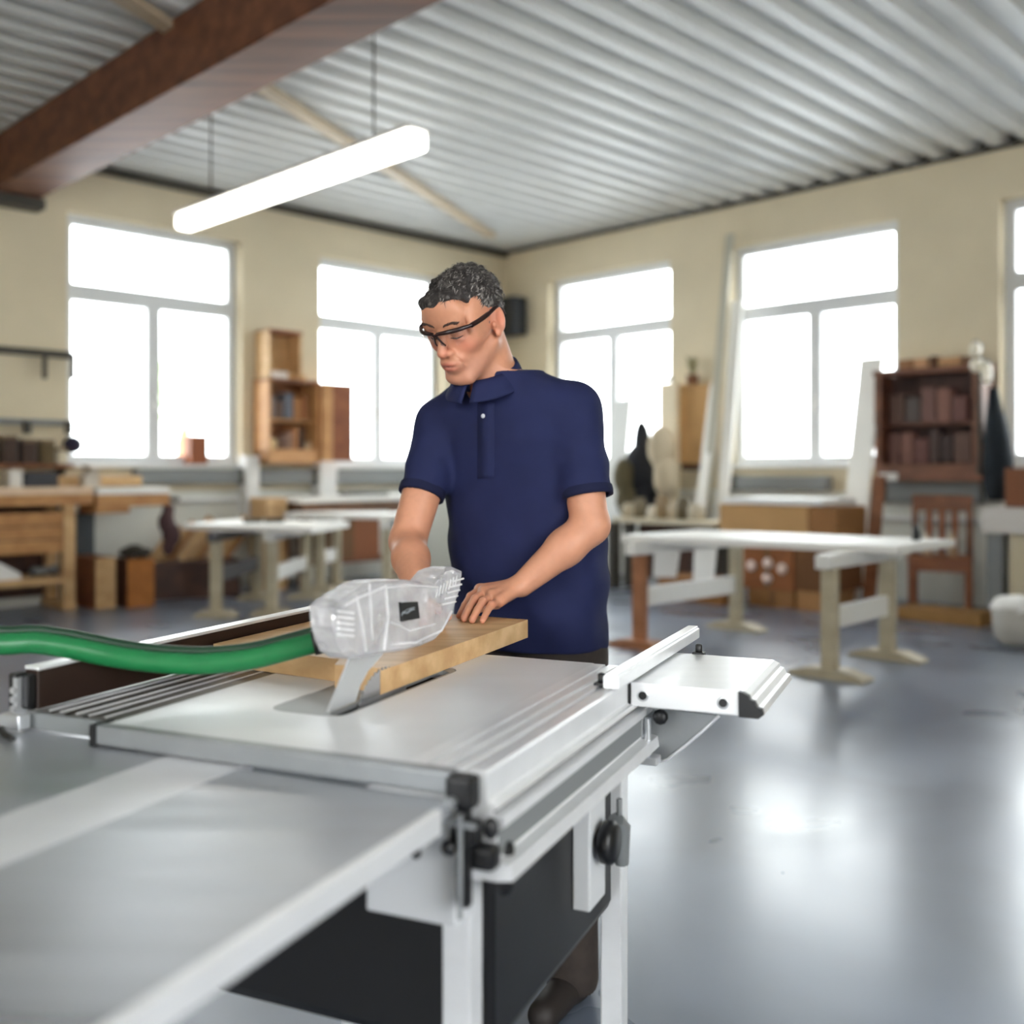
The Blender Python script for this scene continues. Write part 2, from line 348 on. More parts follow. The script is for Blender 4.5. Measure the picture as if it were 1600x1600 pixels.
# front extension table
e1 = MB(); e1.box(-1.5, -.475, -.95, .03, -.048, -.03, S); e1.box(-.345, -.022, -.95, -.004, -.048, -.03, S)
o_ext = build('extension_table', e1, m_ext, saw)
e2 = MB(); e2.box(-.475, -.345, -.95, .03, -.048, -.0295, S); build('extension_strip', e2, m_strip, saw)
e3 = MB(); e3.box(-.024, -.012, -.95, -.05, -.056, -.026, S, .003); build('extension_edge', e3, m_rail, saw)
e4 = MB(); e4.box(-1.45, -1.40, -.9, -.05, -HT, -.05, S); build('extension_leg', e4, m_alug, saw)
# rip fence with its clamp
f1 = MB(); f1.box(-.792, -.764, .045, .93, .0, .060, S, .002); fence = build('rip_fence', f1, m_fence, saw)
f2 = MB(); f2.box(-.793, -.763, .045, .93, .060, .066, S, .0015); build('fence_top_strip', f2, m_rail, fence)
f3 = MB(); f3.box(-.800, -.785, .02, .045, .0, .058, S, .004); f3.box(-.778, -.766, .025, .045, .004, .056, S, .004); f3.box(-.79, -.77, .036, .045, .0, .05, S); build('fence_clamp', f3, m_black, fence)
f4 = MB(); f4.box(-.786, -.778, .018, .036, -.01, .052, S)
for z in (.006, .02, .034): f4.cyl(S(-.782, .012, z), S(-.782, .02, z), .005, 10)
f4.box(-.806, -.762, .008, .03, -.026, -.002, S, .003); build('clamp_screw_plate', f4, m_alu, fence)
f5 = MB(); f5.tube([S(-.79, -.0, -.0235), S(-.76, -.018, -.024), S(-.73, -.03, -.0235)], [.006, .005, .004], 8); build('clamp_lever', f5, m_black, fence)
# riving knife, blade, guard hood
XB = -.333
kn = [SYZ(*p, XB) for p in [(548,1024),(572,1012),(604,1012),(590,1030),(574,1048),(562,1070),(554,1096),(512,1112),(522,1086),(536,1052)]]
k1 = MB(); k1.prism(kn, XB-.002, XB+.002, lambda y, z, x: S(x, y, z)); build('riving_knife', k1, m_steel, saw)
kb = MB(); cy, cz, R0 = .356, -.045, .0885
pts = []
for i in range(48):
    for rr, da in ((R0-.004, 0), (R0, .02), (R0-.004, .07)): pts.append((cy+rr*math.cos(2*PI*i/48+da), cz+rr*math.sin(2*PI*i/48+da)))
kb.prism(pts, XB-.0016, XB+.0016, lambda y, z, x: S(x, y, z)); kb.cyl(S(XB-.006, cy, cz), S(XB+.006, cy, cz), .02)
build('saw_blade', kb, mat('blade_steel', (205, 205, 208), .22, metal=.8), saw)
XH = -.305; XM = -.36
hp = [(525,950),(536,938),(556,926),(577,912),(596,908),(640,906),(682,911),(700,889),(712,886),(727,893),(724,918),(716,940),(710,962),(698,984),(684,1000),(662,1010),(632,1017),(606,1021),(580,1026),(556,1030),(541,1021),(534,1004),(527,980)]
hq = [SYZ(*p, XH) for p in hp]
def shell(poly, x0, x1, th, fn):                                                  # hollow body with rounded rims
    cx = sum(p[0] for p in poly)/len(poly); cz_ = sum(p[1] for p in poly)/len(poly)
    mb = MB(); n = len(poly); ins = [(cx+(p[0]-cx)*.93, cz_+(p[1]-cz_)*.93) for p in poly]
    rings = [(ins, x1), (poly, x1-.008), (poly, x0+.008), (ins, x0)]
    vs = [fn(p[0], p[1], x) for (L, x) in rings for p in L]
    fs = [(r*n+i, r*n+(i+1) % n, (r+1)*n+(i+1) % n, (r+1)*n+i) for r in range(3) for i in range(n)]+[list(range(n)), list(range(3*n, 4*n))[::-1]]
    return mb.add(vs, fs, False)
hood = build('blade_guard', shell(hq, XM, XH, .002, lambda y, z, x: S(x, y, z)), m_hood, saw, fixn=True)
hi = MB()                                                                          # raised ribs of the moulded plastic
def strip(pl, wd, x=XH+.001):
    P = [SYZ(*p, x) for p in pl]; hi.tube([S(x, *p) for p in P], wd, 6)
strip([(557,932),(566,975),(572,1018)], .0022); strip([(602,914),(606,965),(600,1016)], .0028); strip([(612,1006),(650,1004),(690,985),(706,955)], .0022)
strip([(540,945),(560,934),(600,918),(640,915),(684,918)], .0022); strip([(577,912),(582,1000)], .0018); strip([(610,972),(640,985),(680,975)], .0016)
for k in range(7): strip([(684+k*5, 918-k*3.2),(680+k*5.2, 934-k*3.2)], .0016)
for k in range(5): strip([(690+k*4, 945-k*9),(712+k*3, 940-k*9)], .0018)
for k in range(5): strip([(528, 955+k*9),(552, 958+k*9)], .0024)
build('guard_ribs', hi, clear('clear_rib', (.98, .98, 1), .2, .08, .75, (255, 255, 255)), hood)
lg = MB(); q = [SYZ(*p, XH) for p in [(623,941),(650,940),(653,966),(625,971)]]; lg.prism(q, XH, XH+.004, lambda y, z, x: S(x, y, z)); plate = build('badge', lg, m_black, hood)
sw = MB(); x = XH+.0052
sw.tube([S(x, *SYZ(*p, x)) for p in [(627,962),(630,957),(636,958),(642,953),(648,952)]], [.0008,.0018,.0014,.0018,.0008], 6); sw.tube([S(x, *SYZ(*p, x)) for p in [(630,957),(637,952),(648,949)]], .0009, 6)
build('badge_mark', sw, mat('badge_grey', (150, 156, 162), .5), plate)
gk = MB(); a = S(XH, *SYZ(526, 945, XH)); b2 = S(XM, *SYZ(522, 950, XM)); gk.box(-.008, .008, -.008, .008, -.012, .010, lambda x, y, z: b2+x*SW+y*SD+Vector((0, 0, z)), .003)
build('guard_catch', gk, m_black, hood)
P0 = S(XH-.03, *SYZ(540, 992, XH-.03))
# right sliding table on its bracket
s1 = MB(); s1.box(.016, .205, .61, .925, -.042, 0, S, .002); st_ = build('sliding_table', s1, m_rail, saw)
s2 = MB(); sp = [(.205,0),(.212,-.001),(.222,-.006),(.224,-.012),(.231,-.014),(.236,-.024),(.243,-.026),(.246,-.036),(.238,-.043),(.205,-.043)]
s2.prism(sp, .618, .925, lambda x, z, y: S(x, y, z)); build('slide_edge', s2, m_rail, st_)
s3 = MB(); s3.prism([(p[0]-.0005 if p[0] > .21 else p[0], p[1]) for p in sp], .606, .618, lambda x, z, y: S(x, y, z)); build('end_cap', s3, m_black, st_); s3 = MB(); s3.box(.006, .0155, .606, .66, -.042, -.004, S, .002); build('end_cap', s3, m_black, st_)
for xx in (.038, .178):
    h = MB(); h.cyl(S(xx, .6115, -.022), S(xx, .6085, -.022), .0075, 14); build('bolt_hole', h, m_black, st_)
    h = MB(); h.lathe(S(xx, .6102, -.022), [(.0078, 0), (.0105, 0), (.0105, .001), (.0078, .001)], 14, tuple(-SD)); build('bolt_ring', h, m_alu, st_)
gu = MB(); q = [SXZ(*p, .70) for p in [(1012,1106),(1124,1118),(1098,1142),(1072,1164),(1044,1186),(1024,1192),(1012,1190)]]; gu.prism(q, .70, .706, lambda x, z, y: S(x, y, z))
build('gusset', gu, m_alug, st_)
gl_ = MB(); qq = [SXZ(*p, .70) for p in [(1124,1118),(1098,1142),(1072,1164),(1044,1186),(1024,1192)]]; gl_.tube([S(p[0], .698, p[1]) for p in qq], .003, 8); build('gusset_rim', gl_, m_rail, st_)
kb2 = MB(); c = SXZ(1033, 1119, .66); kb2.lathe(S(c[0], .665, c[1]), [(.006, 0), (.013, .004), (.014, .014), (.010, .020)], 10, tuple(-SD)); build('clamp_knob', kb2, m_black, st_)
rd = MB(); c0 = SXZ(1012, 1122, .66); c1 = SXZ(1010, 1182, .66); rd.cyl(S(c0[0], .66, c0[1]), S(c0[0], .66, c1[1]), .006, 12); rd.box(c0[0]-.016, c0[0]-.009, .655, .665, c1[1], c0[1], S); rd.box(c0[0]-.018, c0[0]+.022, .64, .67, c1[1]-.01, c1[1]+.004, S, .002); build('clamp_rod', rd, m_alu, st_)
# long cross rail behind the slide
b1 = MB(); b1.box(-.005, .024, .52, 1.10, .004, .026, S, .002); b1.box(-.001, .020, .52, 1.10, .024, .030, S, .001); o_b = build('cross_stop_rail', b1, m_rail, saw)
for (xx, yy, zz) in ((-.02, .56, .016), (.062, .93, .014)):
    h = MB(); h.lathe(S(xx, yy, zz-.012), [(.005, 0), (.007, .002), (.007, .016), (.004, .018)], 10); h.box(xx-.012, xx+.012, yy-.01, yy+.01, zz-.018, zz-.010, S, .002); build('thumb_screw', h, m_black, saw)
# front corner hardware
c1_ = MB(); c1_.box(-.030, .006, -.012, .018, -.040, .0, S, .006); c1_.box(-.012, .004, -.016, .0, -.155, -.04, S, .003); c1_.box(-.026, .010, -.01, .02, -.085, -.055, S, .006); c1_.blob(S(-.02, -.018, -.083), (.010, .010, .010), 2); c1_.blob(S(.022, .012, -.064), (.010, .008, .014), 2); c1_.box(-.01, .03, .0, .03, -.115, -.085, S, .008)
build('corner_clamp', c1_, m_black, saw)
c2_ = MB(); c2_.cyl(S(-.004, -.02, -.165), S(-.004, -.02, -.042), .0035, 10); c2_.cyl(S(-.018, -.014, -.030), S(-.018, -.024, -.030), .008, 12); c2_.box(-.016, .016, -.022, -.014, -.056, -.050, S); build('clamp_spindle', c2_, m_alug, saw)
c3_ = MB(); c3_.box(-.150, -.020, .004, .05, -.19, -.030, S, .004); hs = build('front_bracket', c3_, m_house, saw)
h = MB(); h.prism(arc(-.085, -.052, 1, 0, 2*PI*.96, 20) if False else [(-.085+.024*math.cos(a), -.050+.009*math.sin(a)) for a in np.linspace(0, 2*PI, 22)[:-1]], .0005, .004, lambda x, z, y: S(x, y, z)); build('bracket_hole', h, m_grey, hs)
h = MB(); h.cyl(S(-.075, .004, -.105), S(-.075, -.002, -.105), .006, 12); build('bracket_bolt', h, m_black, hs)
h = MB(); h.box(.006, .030, .05, .075, -.165, -.095, S, .010); build('leg_catch', h, m_black, saw)
# underframe, motor housing and legs
mo = MB(); mo.box(-.50, -.03, .12, .66, -.42, -.136, S, .02); build('motor_housing', mo, m_black, saw)
for (xx, yy) in ((-.03, .66), (-.58, .66), (-.58, .06), (-.05, .08)):
    lg_ = MB(); lg_.box(xx-.02, xx+.02, yy-.02, yy+.02, -HT+.02, -.136, S, .003); L = build('leg', lg_, m_rail, saw)
    ft = MB(); ft.box(xx-.025, xx+.025, yy-.025, yy+.025, -HT, -HT+.03, S, .004); build('rubber_foot', ft, m_black, L)
h = MB(); h.box(-.60, -.10, .03, .06, -.10, -.024, S); h.box(-.60, -.57, .03, .74, -.10, -.024, S); h.box(-.60, -.0, .71, .74, -.13, -.04, S); build('under_frame', h, m_alug, saw)
h = MB(); h.box(-.030, .0, .44, .52, -.34, -.15, S, .003); pl = build('switch_plate', h, m_house, saw)
h = MB(); h.lathe(S(.0, .475, -.235), [(.012, 0), (.02, .004), (.034, .012), (.036, .026), (.028, .034)], 20, tuple(SW)); build('lock_knob', h, m_black, pl)
h = MB(); h.tube([S(.012, .535, -.22), S(.016, .55, -.235), S(.016, .56, -.30)], [.016, .018, .012], 10); h.cyl(S(.016, .545, -.225), S(.016, .545, -.185), .005, 8); build('crank_handle', h, m_grey, saw)
# oak workpiece
bd = MB(); bp_ = [(-.3305, .345), (-.3305, .975), (-.735, 1.0), (-.758, .98), (-.758, .445), (-.45, .405), (-.43, .36), (-.338, .362), (-.338, .345)]
bd.prism(bp_, .0005, .040, lambda x, y, z: S(x, y, z)); tag(build('wooden_board', bd, w_oak), 'oak board on the saw table being pushed past the blade', 'board')
# dust hose
hs_px = [(-160,985,1.55),(-80,998,1.57),(0,1006,1.6),(50,1004,1.62),(110,1012,1.64),(180,1026,1.66),(250,1035,1.67),(320,1037,1.68),(390,1030,1.69),(450,1015,1.70),(500,1002,1.71)]
def smooth(P, n=4):
    out = []
    for i in range(len(P)-1):
        p0, p1, p2, p3 = P[max(i-1, 0)], P[i], P[i+1], P[min(i+2, len(P)-1)]
        for k in range(n):
            t = k/n; out.append(.5*((2*p1)+(-p0+p2)*t+(2*p0-5*p1+4*p2-p3)*t*t+(-p0+3*p1-3*p2+p3)*t**3))
    return out+[P[-1]]
hpts = smooth([W(*p) for p in hs_px]); hend = hpts[-1]
tail = [hpts[0]+Vector((-.5, -.1, -.02)), hpts[0]+Vector((-1.0, -.3, -.25)), hpts[0]+Vector((-1.3, -.4, -.7)), hpts[0]+Vector((-1.4, -.45, -1.03))]
hz = thing('dust_hose', 'green dust extraction hose running from the blade guard to the left', 'hose', (tail[-1].x, tail[-1].y, 0))
h = MB(); h.tube(smooth(list(reversed(tail))+hpts), .0178, 18); build('hose_tube', h, mat('green_hose', (26, 108, 60), .3, var=.08, vscale=30), hz)
off = Vector((0, .018, .0165)); h = MB(); h.tube([p+off for p in hpts], .009, 10); build('cable_sleeve', h, mat('dark_green', (16, 52, 30), .5), hz)
dirc = (hend-hpts[-4]).normalized(); h = MB(); h.tube([hend-dirc*.012, hend+dirc*.004, hend+dirc*.006, hend+dirc*.034, hend+dirc*.05], [.021, .0215, .0235, .0215, .020], 20); build('cuff', h, m_black, hz)
#@@MAN
# ------------------------------------------------------------------ the man: signed distance field -> one continuous skin
class Vol:
    def __init__(s, xs, ys, zs, big=.05):
        s.ax = [np.asarray(a, np.float32) for a in (xs, ys, zs)]; s.D = np.full([len(a) for a in s.ax], big, np.float32)
    def sub(s, lo, hi):
        sl = tuple(slice(max(0, int(np.searchsorted(s.ax[i], lo[i]))-1), int(np.searchsorted(s.ax[i], hi[i]))+1) for i in range(3))
        P = np.meshgrid(*[s.ax[i][sl[i]] for i in range(3)], indexing='ij'); return sl, np.stack(P, -1)
    def put(s, fn, lo, hi, k=.0, cut=False):
        lo = np.array(lo)-k-.004; hi = np.array(hi)+k+.004; sl, P = s.sub(lo, hi)
        if 0 in P.shape: return
        d = fn(P).astype(np.float32); D = s.D[sl]
        if cut:
            h = np.clip(.5-.5*(D+d)/max(k, 1e-5), 0, 1); s.D[sl] = D*(1-h)-d*h+k*h*(1-h)
        else:
            h = np.clip(.5+.5*(D-d)/max(k, 1e-5), 0, 1); s.D[sl] = D*(1-h)+d*h-k*h*(1-h)
    def cone(s, a, b, ra, rb, k=.01, cut=False):
        a = np.array(a, float); b = np.array(b, float); r = max(ra, rb); ba = b-a; L = float(ba @ ba)
        def fn(P):
            t = np.clip(((P-a) @ ba)/max(L, 1e-12), 0, 1); return np.linalg.norm(P-a-t[..., None]*ba, axis=-1)-(ra+(rb-ra)*t)
        s.put(fn, np.minimum(a, b)-r, np.maximum(a, b)+r, k, cut)
    def ell(s, c, r, R=None, k=.01, cut=False):                                   # R: columns are the local axes
        c = np.array(c, float); r = np.array(r, float); m = r.max()
        def fn(P):
            q = P-c
            if R is not None: q = q @ R
            k0 = np.linalg.norm(q/r, axis=-1); k1 = np.linalg.norm(q/(r*r), axis=-1); return k0*(k0-1)/np.maximum(k1, 1e-6)
        s.put(fn, c-m, c+m, k, cut)
    def mesh(s):
        D = s.D; nx, ny, nz = D.shape; In = D < 0
        c = sum(In[i:nx-1+i, j:ny-1+j, k:nz-1+k].astype(np.int8) for i in (0, 1) for j in (0, 1) for k in (0, 1))
        act = (c > 0) & (c < 8); I = np.argwhere(act); idx = np.full(act.shape, -1, np.int64); idx[act] = np.arange(len(I))
        acc = np.zeros((len(I), 3)); cnt = np.zeros(len(I))
        cor = [(i, j, k) for i in (0, 1) for j in (0, 1) for k in (0, 1)]
        for a in cor:
            for d in range(3):
                if a[d]: continue
                b = list(a); b[d] = 1; A = I+np.array(a); B = I+np.array(b)
                da = D[A[:,0], A[:,1], A[:,2]]; db = D[B[:,0], B[:,1], B[:,2]]; m = (da < 0) != (db < 0)
                t = np.where(m, da/np.where(m, da-db, 1), 0)
                pa = np.stack([s.ax[q][A[:,q]] for q in range(3)], -1); pb = np.stack([s.ax[q][B[:,q]] for q in range(3)], -1)
                acc += np.where(m[:,None], pa+(pb-pa)*t[:,None], 0); cnt += m
        v = acc/cnt[:,None]; F = []
        for d in range(3):
            e = [slice(None)]*3; f = [slice(None)]*3; e[d] = slice(0, -1); f[d] = slice(1, None)
            A = In[tuple(e)]; B = In[tuple(f)]; X = np.argwhere(A != B); o1, o2 = [(1, 2), (2, 0), (0, 1)][d]
            X = X[(X[:,o1] > 0) & (X[:,o2] > 0) & (X[:,o1] < D.shape[o1]-1) & (X[:,o2] < D.shape[o2]-1)]
            fl = A[X[:,0], X[:,1], X[:,2]]
            def g(u, w): Y = X.copy(); Y[:,o1] -= u; Y[:,o2] -= w; return idx[Y[:,0], Y[:,1], Y[:,2]]
            q = np.stack([g(1, 1), g(0, 1), g(0, 0), g(1, 0)], -1); q[~fl] = q[~fl][:, ::-1]; F.append(q)
        F = np.concatenate(F); return v, F[(F >= 0).all(1)]
def axis(*segs):
    out = []
    for a, b, st in segs: out += list(np.arange(a, b, st))
    return np.array(out)
def mesh_obj(name, v, F, m, parent, colors=None):
    loc = WL[parent.name]; me = bpy.data.meshes.new(name); me.vertices.add(len(v)); me.vertices.foreach_set('co', (v-np.array(loc)).astype(np.float32).ravel())
    me.loops.add(F.size); me.loops.foreach_set('vertex_index', F.ravel().astype(np.int32)); me.polygons.add(len(F))
    me.polygons.foreach_set('loop_start', np.arange(0, F.size, 4, dtype=np.int32)); me.polygons.foreach_set('loop_total', np.full(len(F), 4, np.int32))
    me.polygons.foreach_set('use_smooth', np.ones(len(F), bool)); me.update(calc_edges=True)
    if colors is not None:
        ca = me.color_attributes.new('tone', 'FLOAT_COLOR', 'POINT'); ca.data.foreach_set('color', np.concatenate([colors, np.ones((len(v), 1))], 1).astype(np.float32).ravel())
    me.materials.append(m); o = bpy.data.objects.new(name, me); C.objects.link(o); o.parent = parent; WL[o.name] = loc.copy(); return o
def vnoise(P, f, seed=0):                                                         # cheap smooth value noise
    q = P*f; i = np.floor(q).astype(np.int64); t = q-i; t = t*t*(3-2*t); out = 0
    def h(a, b, c): x = (a*374761393+b*668265263+c*2147483647+seed*1274126177) & 0xffffffff; x = ((x ^ (x >> 13))*1274126177) & 0xffffffff; return ((x ^ (x >> 16)) & 0xffff)/65535.
    for dx in (0, 1):
        for dy in (0, 1):
            for dz in (0, 1):
                w = (t[...,0] if dx else 1-t[...,0])*(t[...,1] if dy else 1-t[...,1])*(t[...,2] if dz else 1-t[...,2])
                out = out+w*h(i[...,0]+dx, i[...,1]+dy, i[...,2]+dz)
    return out
nv = lambda v: np.array(tuple(v), float)
th = math.radians(28)
FB = np.array([-math.sin(th), -math.cos(th), 0]); SB_ = np.array([math.cos(th), -math.sin(th), 0])  # body front, body left
# torso rings: px, py, Y, half width, half depth
RG = [(834,1006,2.57,.186,.136),(832,990,2.57,.189,.139),(829,960,2.57,.195,.142),(826,890,2.57,.199,.143),(820,810,2.56,.201,.140),(813,740,2.545,.206,.138),(806,690,2.53,.206,.134),(801,650,2.52,.196,.122),(797,622,2.51,.168,.106),(792,602,2.495,.128,.092),(785,584,2.48,.092,.078)]
rz = np.array([CAMH-(r[1]-HOR)*r[2]/FPX for r in RG]); rx = np.array([(r[0]-800)/FPX*r[2] for r in RG]); ry = np.array([r[2] for r in RG]); ra = np.array([r[3] for r in RG]); rb = np.array([r[4] for r in RG])
def torso(P, off=0.0, fold=0.0):
    z = P[...,2]; cx = np.interp(z, rz, rx); cy = np.interp(z, rz, ry); a = np.interp(z, rz, ra)+off; b = np.interp(z, rz, rb)+off
    dx = P[...,0]-cx; dy = P[...,1]-cy; u = dx*SB_[0]+dy*SB_[1]; w = dx*FB[0]+dy*FB[1]
    e = 2.35; r = (np.abs(u/a)**e+np.abs(w/b)**e)**(1/e); d = (r-1)*np.minimum(a, b)
    if fold:
        d = d-fold*(.6*np.sin(u*38+z*16+3*np.sin(z*7))*np.exp(-((z-.95)/.16)**2)+.7*np.sin((z*60-np.abs(u)*48))*np.exp(-((z-1.10)/.12)**2)*np.clip(np.abs(u)/a-.2, 0, 1)
                +.5*np.sin(u*30-z*28)*np.exp(-((z-1.28)/.1)**2)+1.2*(vnoise(P, 14)-.5))
    return np.maximum(np.maximum(d, rz.min()-z), z-rz.max())
# limbs
shL, elL, wrL = nv(W(896,640,2.43)), nv(W(922,822,2.37)), nv(W(815,914,2.335))
shR, elR, wrR = nv(W(690,664,2.56)), nv(W(637,846,2.45)), nv(W(652,925,2.22))
nkB = nv(W(772,588,2.48)); foot = Vector((.05, 2.57, 0))
# head frame
ps, pt = math.radians(36), math.radians(28)
f0 = np.array([-math.sin(ps), -math.cos(ps), 0]); zz = np.array([0, 0, 1.])
HF = f0*math.cos(pt)-zz*math.sin(pt); HU = f0*math.sin(pt)+zz*math.cos(pt); HL = np.array([math.cos(ps), -math.sin(ps), 0])
ro = math.radians(-3); HL, HU = HL*math.cos(ro)+HU*math.sin(ro), HU*math.cos(ro)-HL*math.sin(ro)
RH = np.stack([HL, HF, HU], 1); HC = nv(W(729,503,2.40)); hs_ = 1.02
def hp_(x, y, z): return HC+RH @ (np.array([x, y, z])*hs_)
person = thing('person', 'man in navy polo shirt and safety glasses pushing a board through the saw', 'person', foot)
vb = Vol(axis((-.40,-.26,.005), (-.26,.06,.0022), (.06,.36,.005)), axis((1.93,2.12,.004), (2.12,2.58,.0026), (2.58,2.90,.006)), axis((-.02,.86,.012), (.86,1.09,.0025), (1.09,1.45,.005), (1.45,1.80,.0022)))
E_ = lambda c, r, k=.01, cut=False: vb.ell(hp_(*c), np.array(r)*hs_, RH, k, cut)
K_ = lambda a, b, r0, r1, k=.01, cut=False: vb.cone(hp_(*a), hp_(*b), r0*hs_, r1*hs_, k, cut)
E_((0,-.010,.030), (.0755,.095,.080), .0)
E_((0,.036,-.022), (.060,.058,.086), .02)
E_((0,.030,-.072), (.051,.052,.044), .02)
for s in (-1, 1):
    K_((s*.055,.0,-.050), (s*.022,.070,-.104), .017, .019, .018)
    E_((s*.044,.058,-.022), (.021,.022,.022), .016)
    E_((s*.064,.035,.02), (.014,.04,.05), .015)
E_((0,.074,-.106), (.021,.019,.018), .014)
K_((-.036,.083,.024), (.036,.083,.024), .0125, .0125, .010); E_((0,.075,.055), (.055,.028,.04), .02)
for s in (-1, 1): E_((s*.031,.098,.003), (.017,.014,.011), .008, True)
for s in (-1, 1): E_((s*.031,.0785,.0045), (.0150,.0135,.0115), .004); E_((s*.031,.0765,-.010), (.017,.012,.006), .005)
K_((0,.090,.014), (0,.112,-.029), .0085, .0108, .008); E_((0,.1125,-.033), (.0115,.0105,.0095), .006)
for s in (-1, 1): E_((s*.0135,.099,-.036), (.0085,.0105,.0085), .006); E_((s*.007,.1075,-.0435), (.0042,.0055,.003), .002, True)
E_((0,.088,-.062), (.032,.018,.026), .014)
E_((0,.1005,-.061), (.022,.0085,.0055), .004); E_((0,.098,-.0735), (.019,.0085,.0062), .004)
K_((-.023,.094,-.0685), (0,.1075,-.0665), .0017, .0019, .0015, True); K_((.023,.094,-.0685), (0,.1075,-.0665), .0017, .0019, .0015, True)
for s in (-1, 1):
    K_((s*.021,.102,-.040), (s*.034,.082,-.070), .0018, .0014, .004, True)
    e0 = np.array([s*.080,-.010,.0])
    vb.ell(hp_(*e0), np.array((.011,.020,.034))*hs_, RH @ np.array([[math.cos(.35), -s*math.sin(.35), 0], [s*math.sin(.35), math.cos(.35), 0], [0, 0, 1]]), .006)
    E_((s*.092,-.007,.003), (.008,.011,.021), .004, True); E_((s*.081,-.002,-.030), (.007,.010,.009), .005); E_((s*.083,.010,-.006), (.005,.005,.008), .003)
# neck
vb.cone(hp_(0,-.030,-.045), nkB+np.array([.0,.0,-.03]), .060, .068, .025)
vb.cone(hp_(.045,-.02,-.05), nkB+FB*.06+np.array([.01,0,-.03]), .012, .012, .015)
# torso (under the shirt), arms, legs
vb.put(lambda P: torso(P, -.016), (rx.min()-.25, ry.min()-.25, rz.min()), (rx.max()+.25, ry.max()+.25, rz.max()), .03)
for sh, el, wr in ((shL, elL, wrL), (shR, elR, wrR)):
    vb.cone(nkB+np.array([0,0,-.04]), sh, .055, .054, .03); vb.cone(sh, el, .053, .044, .02)
    u = wr-el; L = np.linalg.norm(u); u = u/L
    vb.cone(el-u*.005, el+u*L*.38, .043, .0435, .012); vb.cone(el+u*L*.35, wr, .043, .0275, .012)
for sx in (-1, 1):
    hp2 = np.array([.05+sx*.09*SB_[0], 2.57+sx*.09*SB_[1], .88]); ft = np.array([.05+sx*.11*SB_[0], 2.57+sx*.11*SB_[1], .10])
    vb.cone(hp2, ft, .085, .045, .03)
# hands: wrist, knuckles, middle joints, tips
zt = HT+.040
def hand(wr, kn, md, tp, thumb, pr):
    for i, kk in enumerate(kn): vb.cone(wr+(kk-wr)*.12, kk, .0165, .0125, .012)
    for i in range(3): vb.cone(kn[i], kn[i+1], .0118, .0118, .008)
    for k0, m, t, r in zip(kn, md, tp, pr):
        m2 = m+(t-m)*.52+np.array([0, 0, .0025])
        vb.cone(k0, m, r+.0006, r, .0045); vb.ell(m, (r+.0008,)*3, None, .003); vb.cone(m, m2, r, r-.0008, .003); vb.cone(m2, t, r-.0006, r-.0014, .003)
    vb.cone(thumb[0], thumb[1], .014, .0115, .010); vb.cone(thumb[1], thumb[2], .0110, .0098, .004); vb.cone(thumb[2], thumb[3], .0098, .0085, .003)
tipz = zt+.0078
knL = [nv(W(750,921,2.352)), nv(W(757,925,2.322)), nv(W(768,931,2.297)), nv(W(780,939,2.275))]
tpL = [nv(G(718,962,tipz)), nv(G(725,966.5,tipz)), nv(G(738,968.5,tipz)), nv(G(754,969.5,tipz))]
mdL = [k+(t-k)*.46+np.array([0, 0, .011]) for k, t in zip(knL, tpL)]
thL = [wrL+np.array([-.02, .015, -.02]), nv(W(776,944,2.40)), nv(W(752,950,2.385)), nv(W(734,955,2.36))]
hand(wrL, knL, mdL, tpL, thL, (.0090,.0095,.0090,.0080))
knR = [nv(W(672,945,2.13)), nv(W(664,949,2.12)), nv(W(656,953,2.125)), nv(W(649,957,2.14))]
tpR = [nv(G(690,970,tipz)), nv(G(680,974,tipz)), nv(G(668,976,tipz)), nv(G(655,976,tipz))]
mdR = [k+(t-k)*.48+np.array([0, 0, .012]) for k, t in zip(knR, tpR)]
thR = [wrR+np.array([.012, -.01, -.018]), nv(W(676,950,2.19)), nv(W(690,958,2.16)), nv(W(700,964,2.13))]
hand(wrR, knR, mdR, tpR, thR, (.0090,.0095,.0090,.0080))
v, F = vb.mesh()
# skin tone by place: lips, cheeks, stubble, knuckles
q = ((v-HC) @ RH)/hs_
base = np.array(lin((198,140,110))); col = np.tile(base, (len(v), 1))
def blend(w, rgb):
    global col
    w = np.clip(w, 0, 1)[:,None]; col = col*(1-w)+np.array(lin(rgb))*w
g = lambda c, r: np.exp(-(((q-np.array(c))/np.array(r))**2).sum(1))
ishead = (np.abs(q[:,0]) < .1) & (q[:,2] > -.14) & (q[:,2] < .16) & (np.abs(q[:,1]) < .14)
blend(ishead*.55*np.clip((-q[:,2]-.045)/.03, 0, 1)*np.clip((q[:,1]-.0)/.04, 0, 1), (186,132,110))
for s in (-1, 1): blend(ishead*.6*g((s*.045,.07,-.025), (.024,.04,.02)), (214,128,106)); blend(ishead*.5*g((s*.082,-.01,0), (.02,.03,.04)), (214,122,100)); blend(ishead*.55*g((s*.031,.085,-.012), (.02,.03,.009)), (176,116,96))
blend(ishead*.6*g((0,.112,-.034), (.016,.014,.014)), (206,112,96))
blend(ishead*.9*g((0,.102,-.062), (.020,.02,.0055)), (176,92,80)); blend(ishead*.8*g((0,.10,-.0735), (.018,.02,.006)), (190,104,92)); blend(ishead*.8*g((0,.106,-.067), (.022,.02,.0016)), (96,46,40))
for t in knL+knR+mdL+mdR: blend(.35*np.exp(-(((v-t)/.011)**2).sum(1)), (208,124,104))
for t in tpL+tpR: blend(.4*np.exp(-(((v-t)/.010)**2).sum(1)), (214,132,114))
mo_ = .08*(vnoise(v, 60)-.5)+.08*(vnoise(v, 140, 3)-.5); col = np.clip(col*(1+mo_[:,None]), 0, 1)
m_skin = mat('skin', (206,150,124), .5, bump=.05, bscale=260, sss=.06)
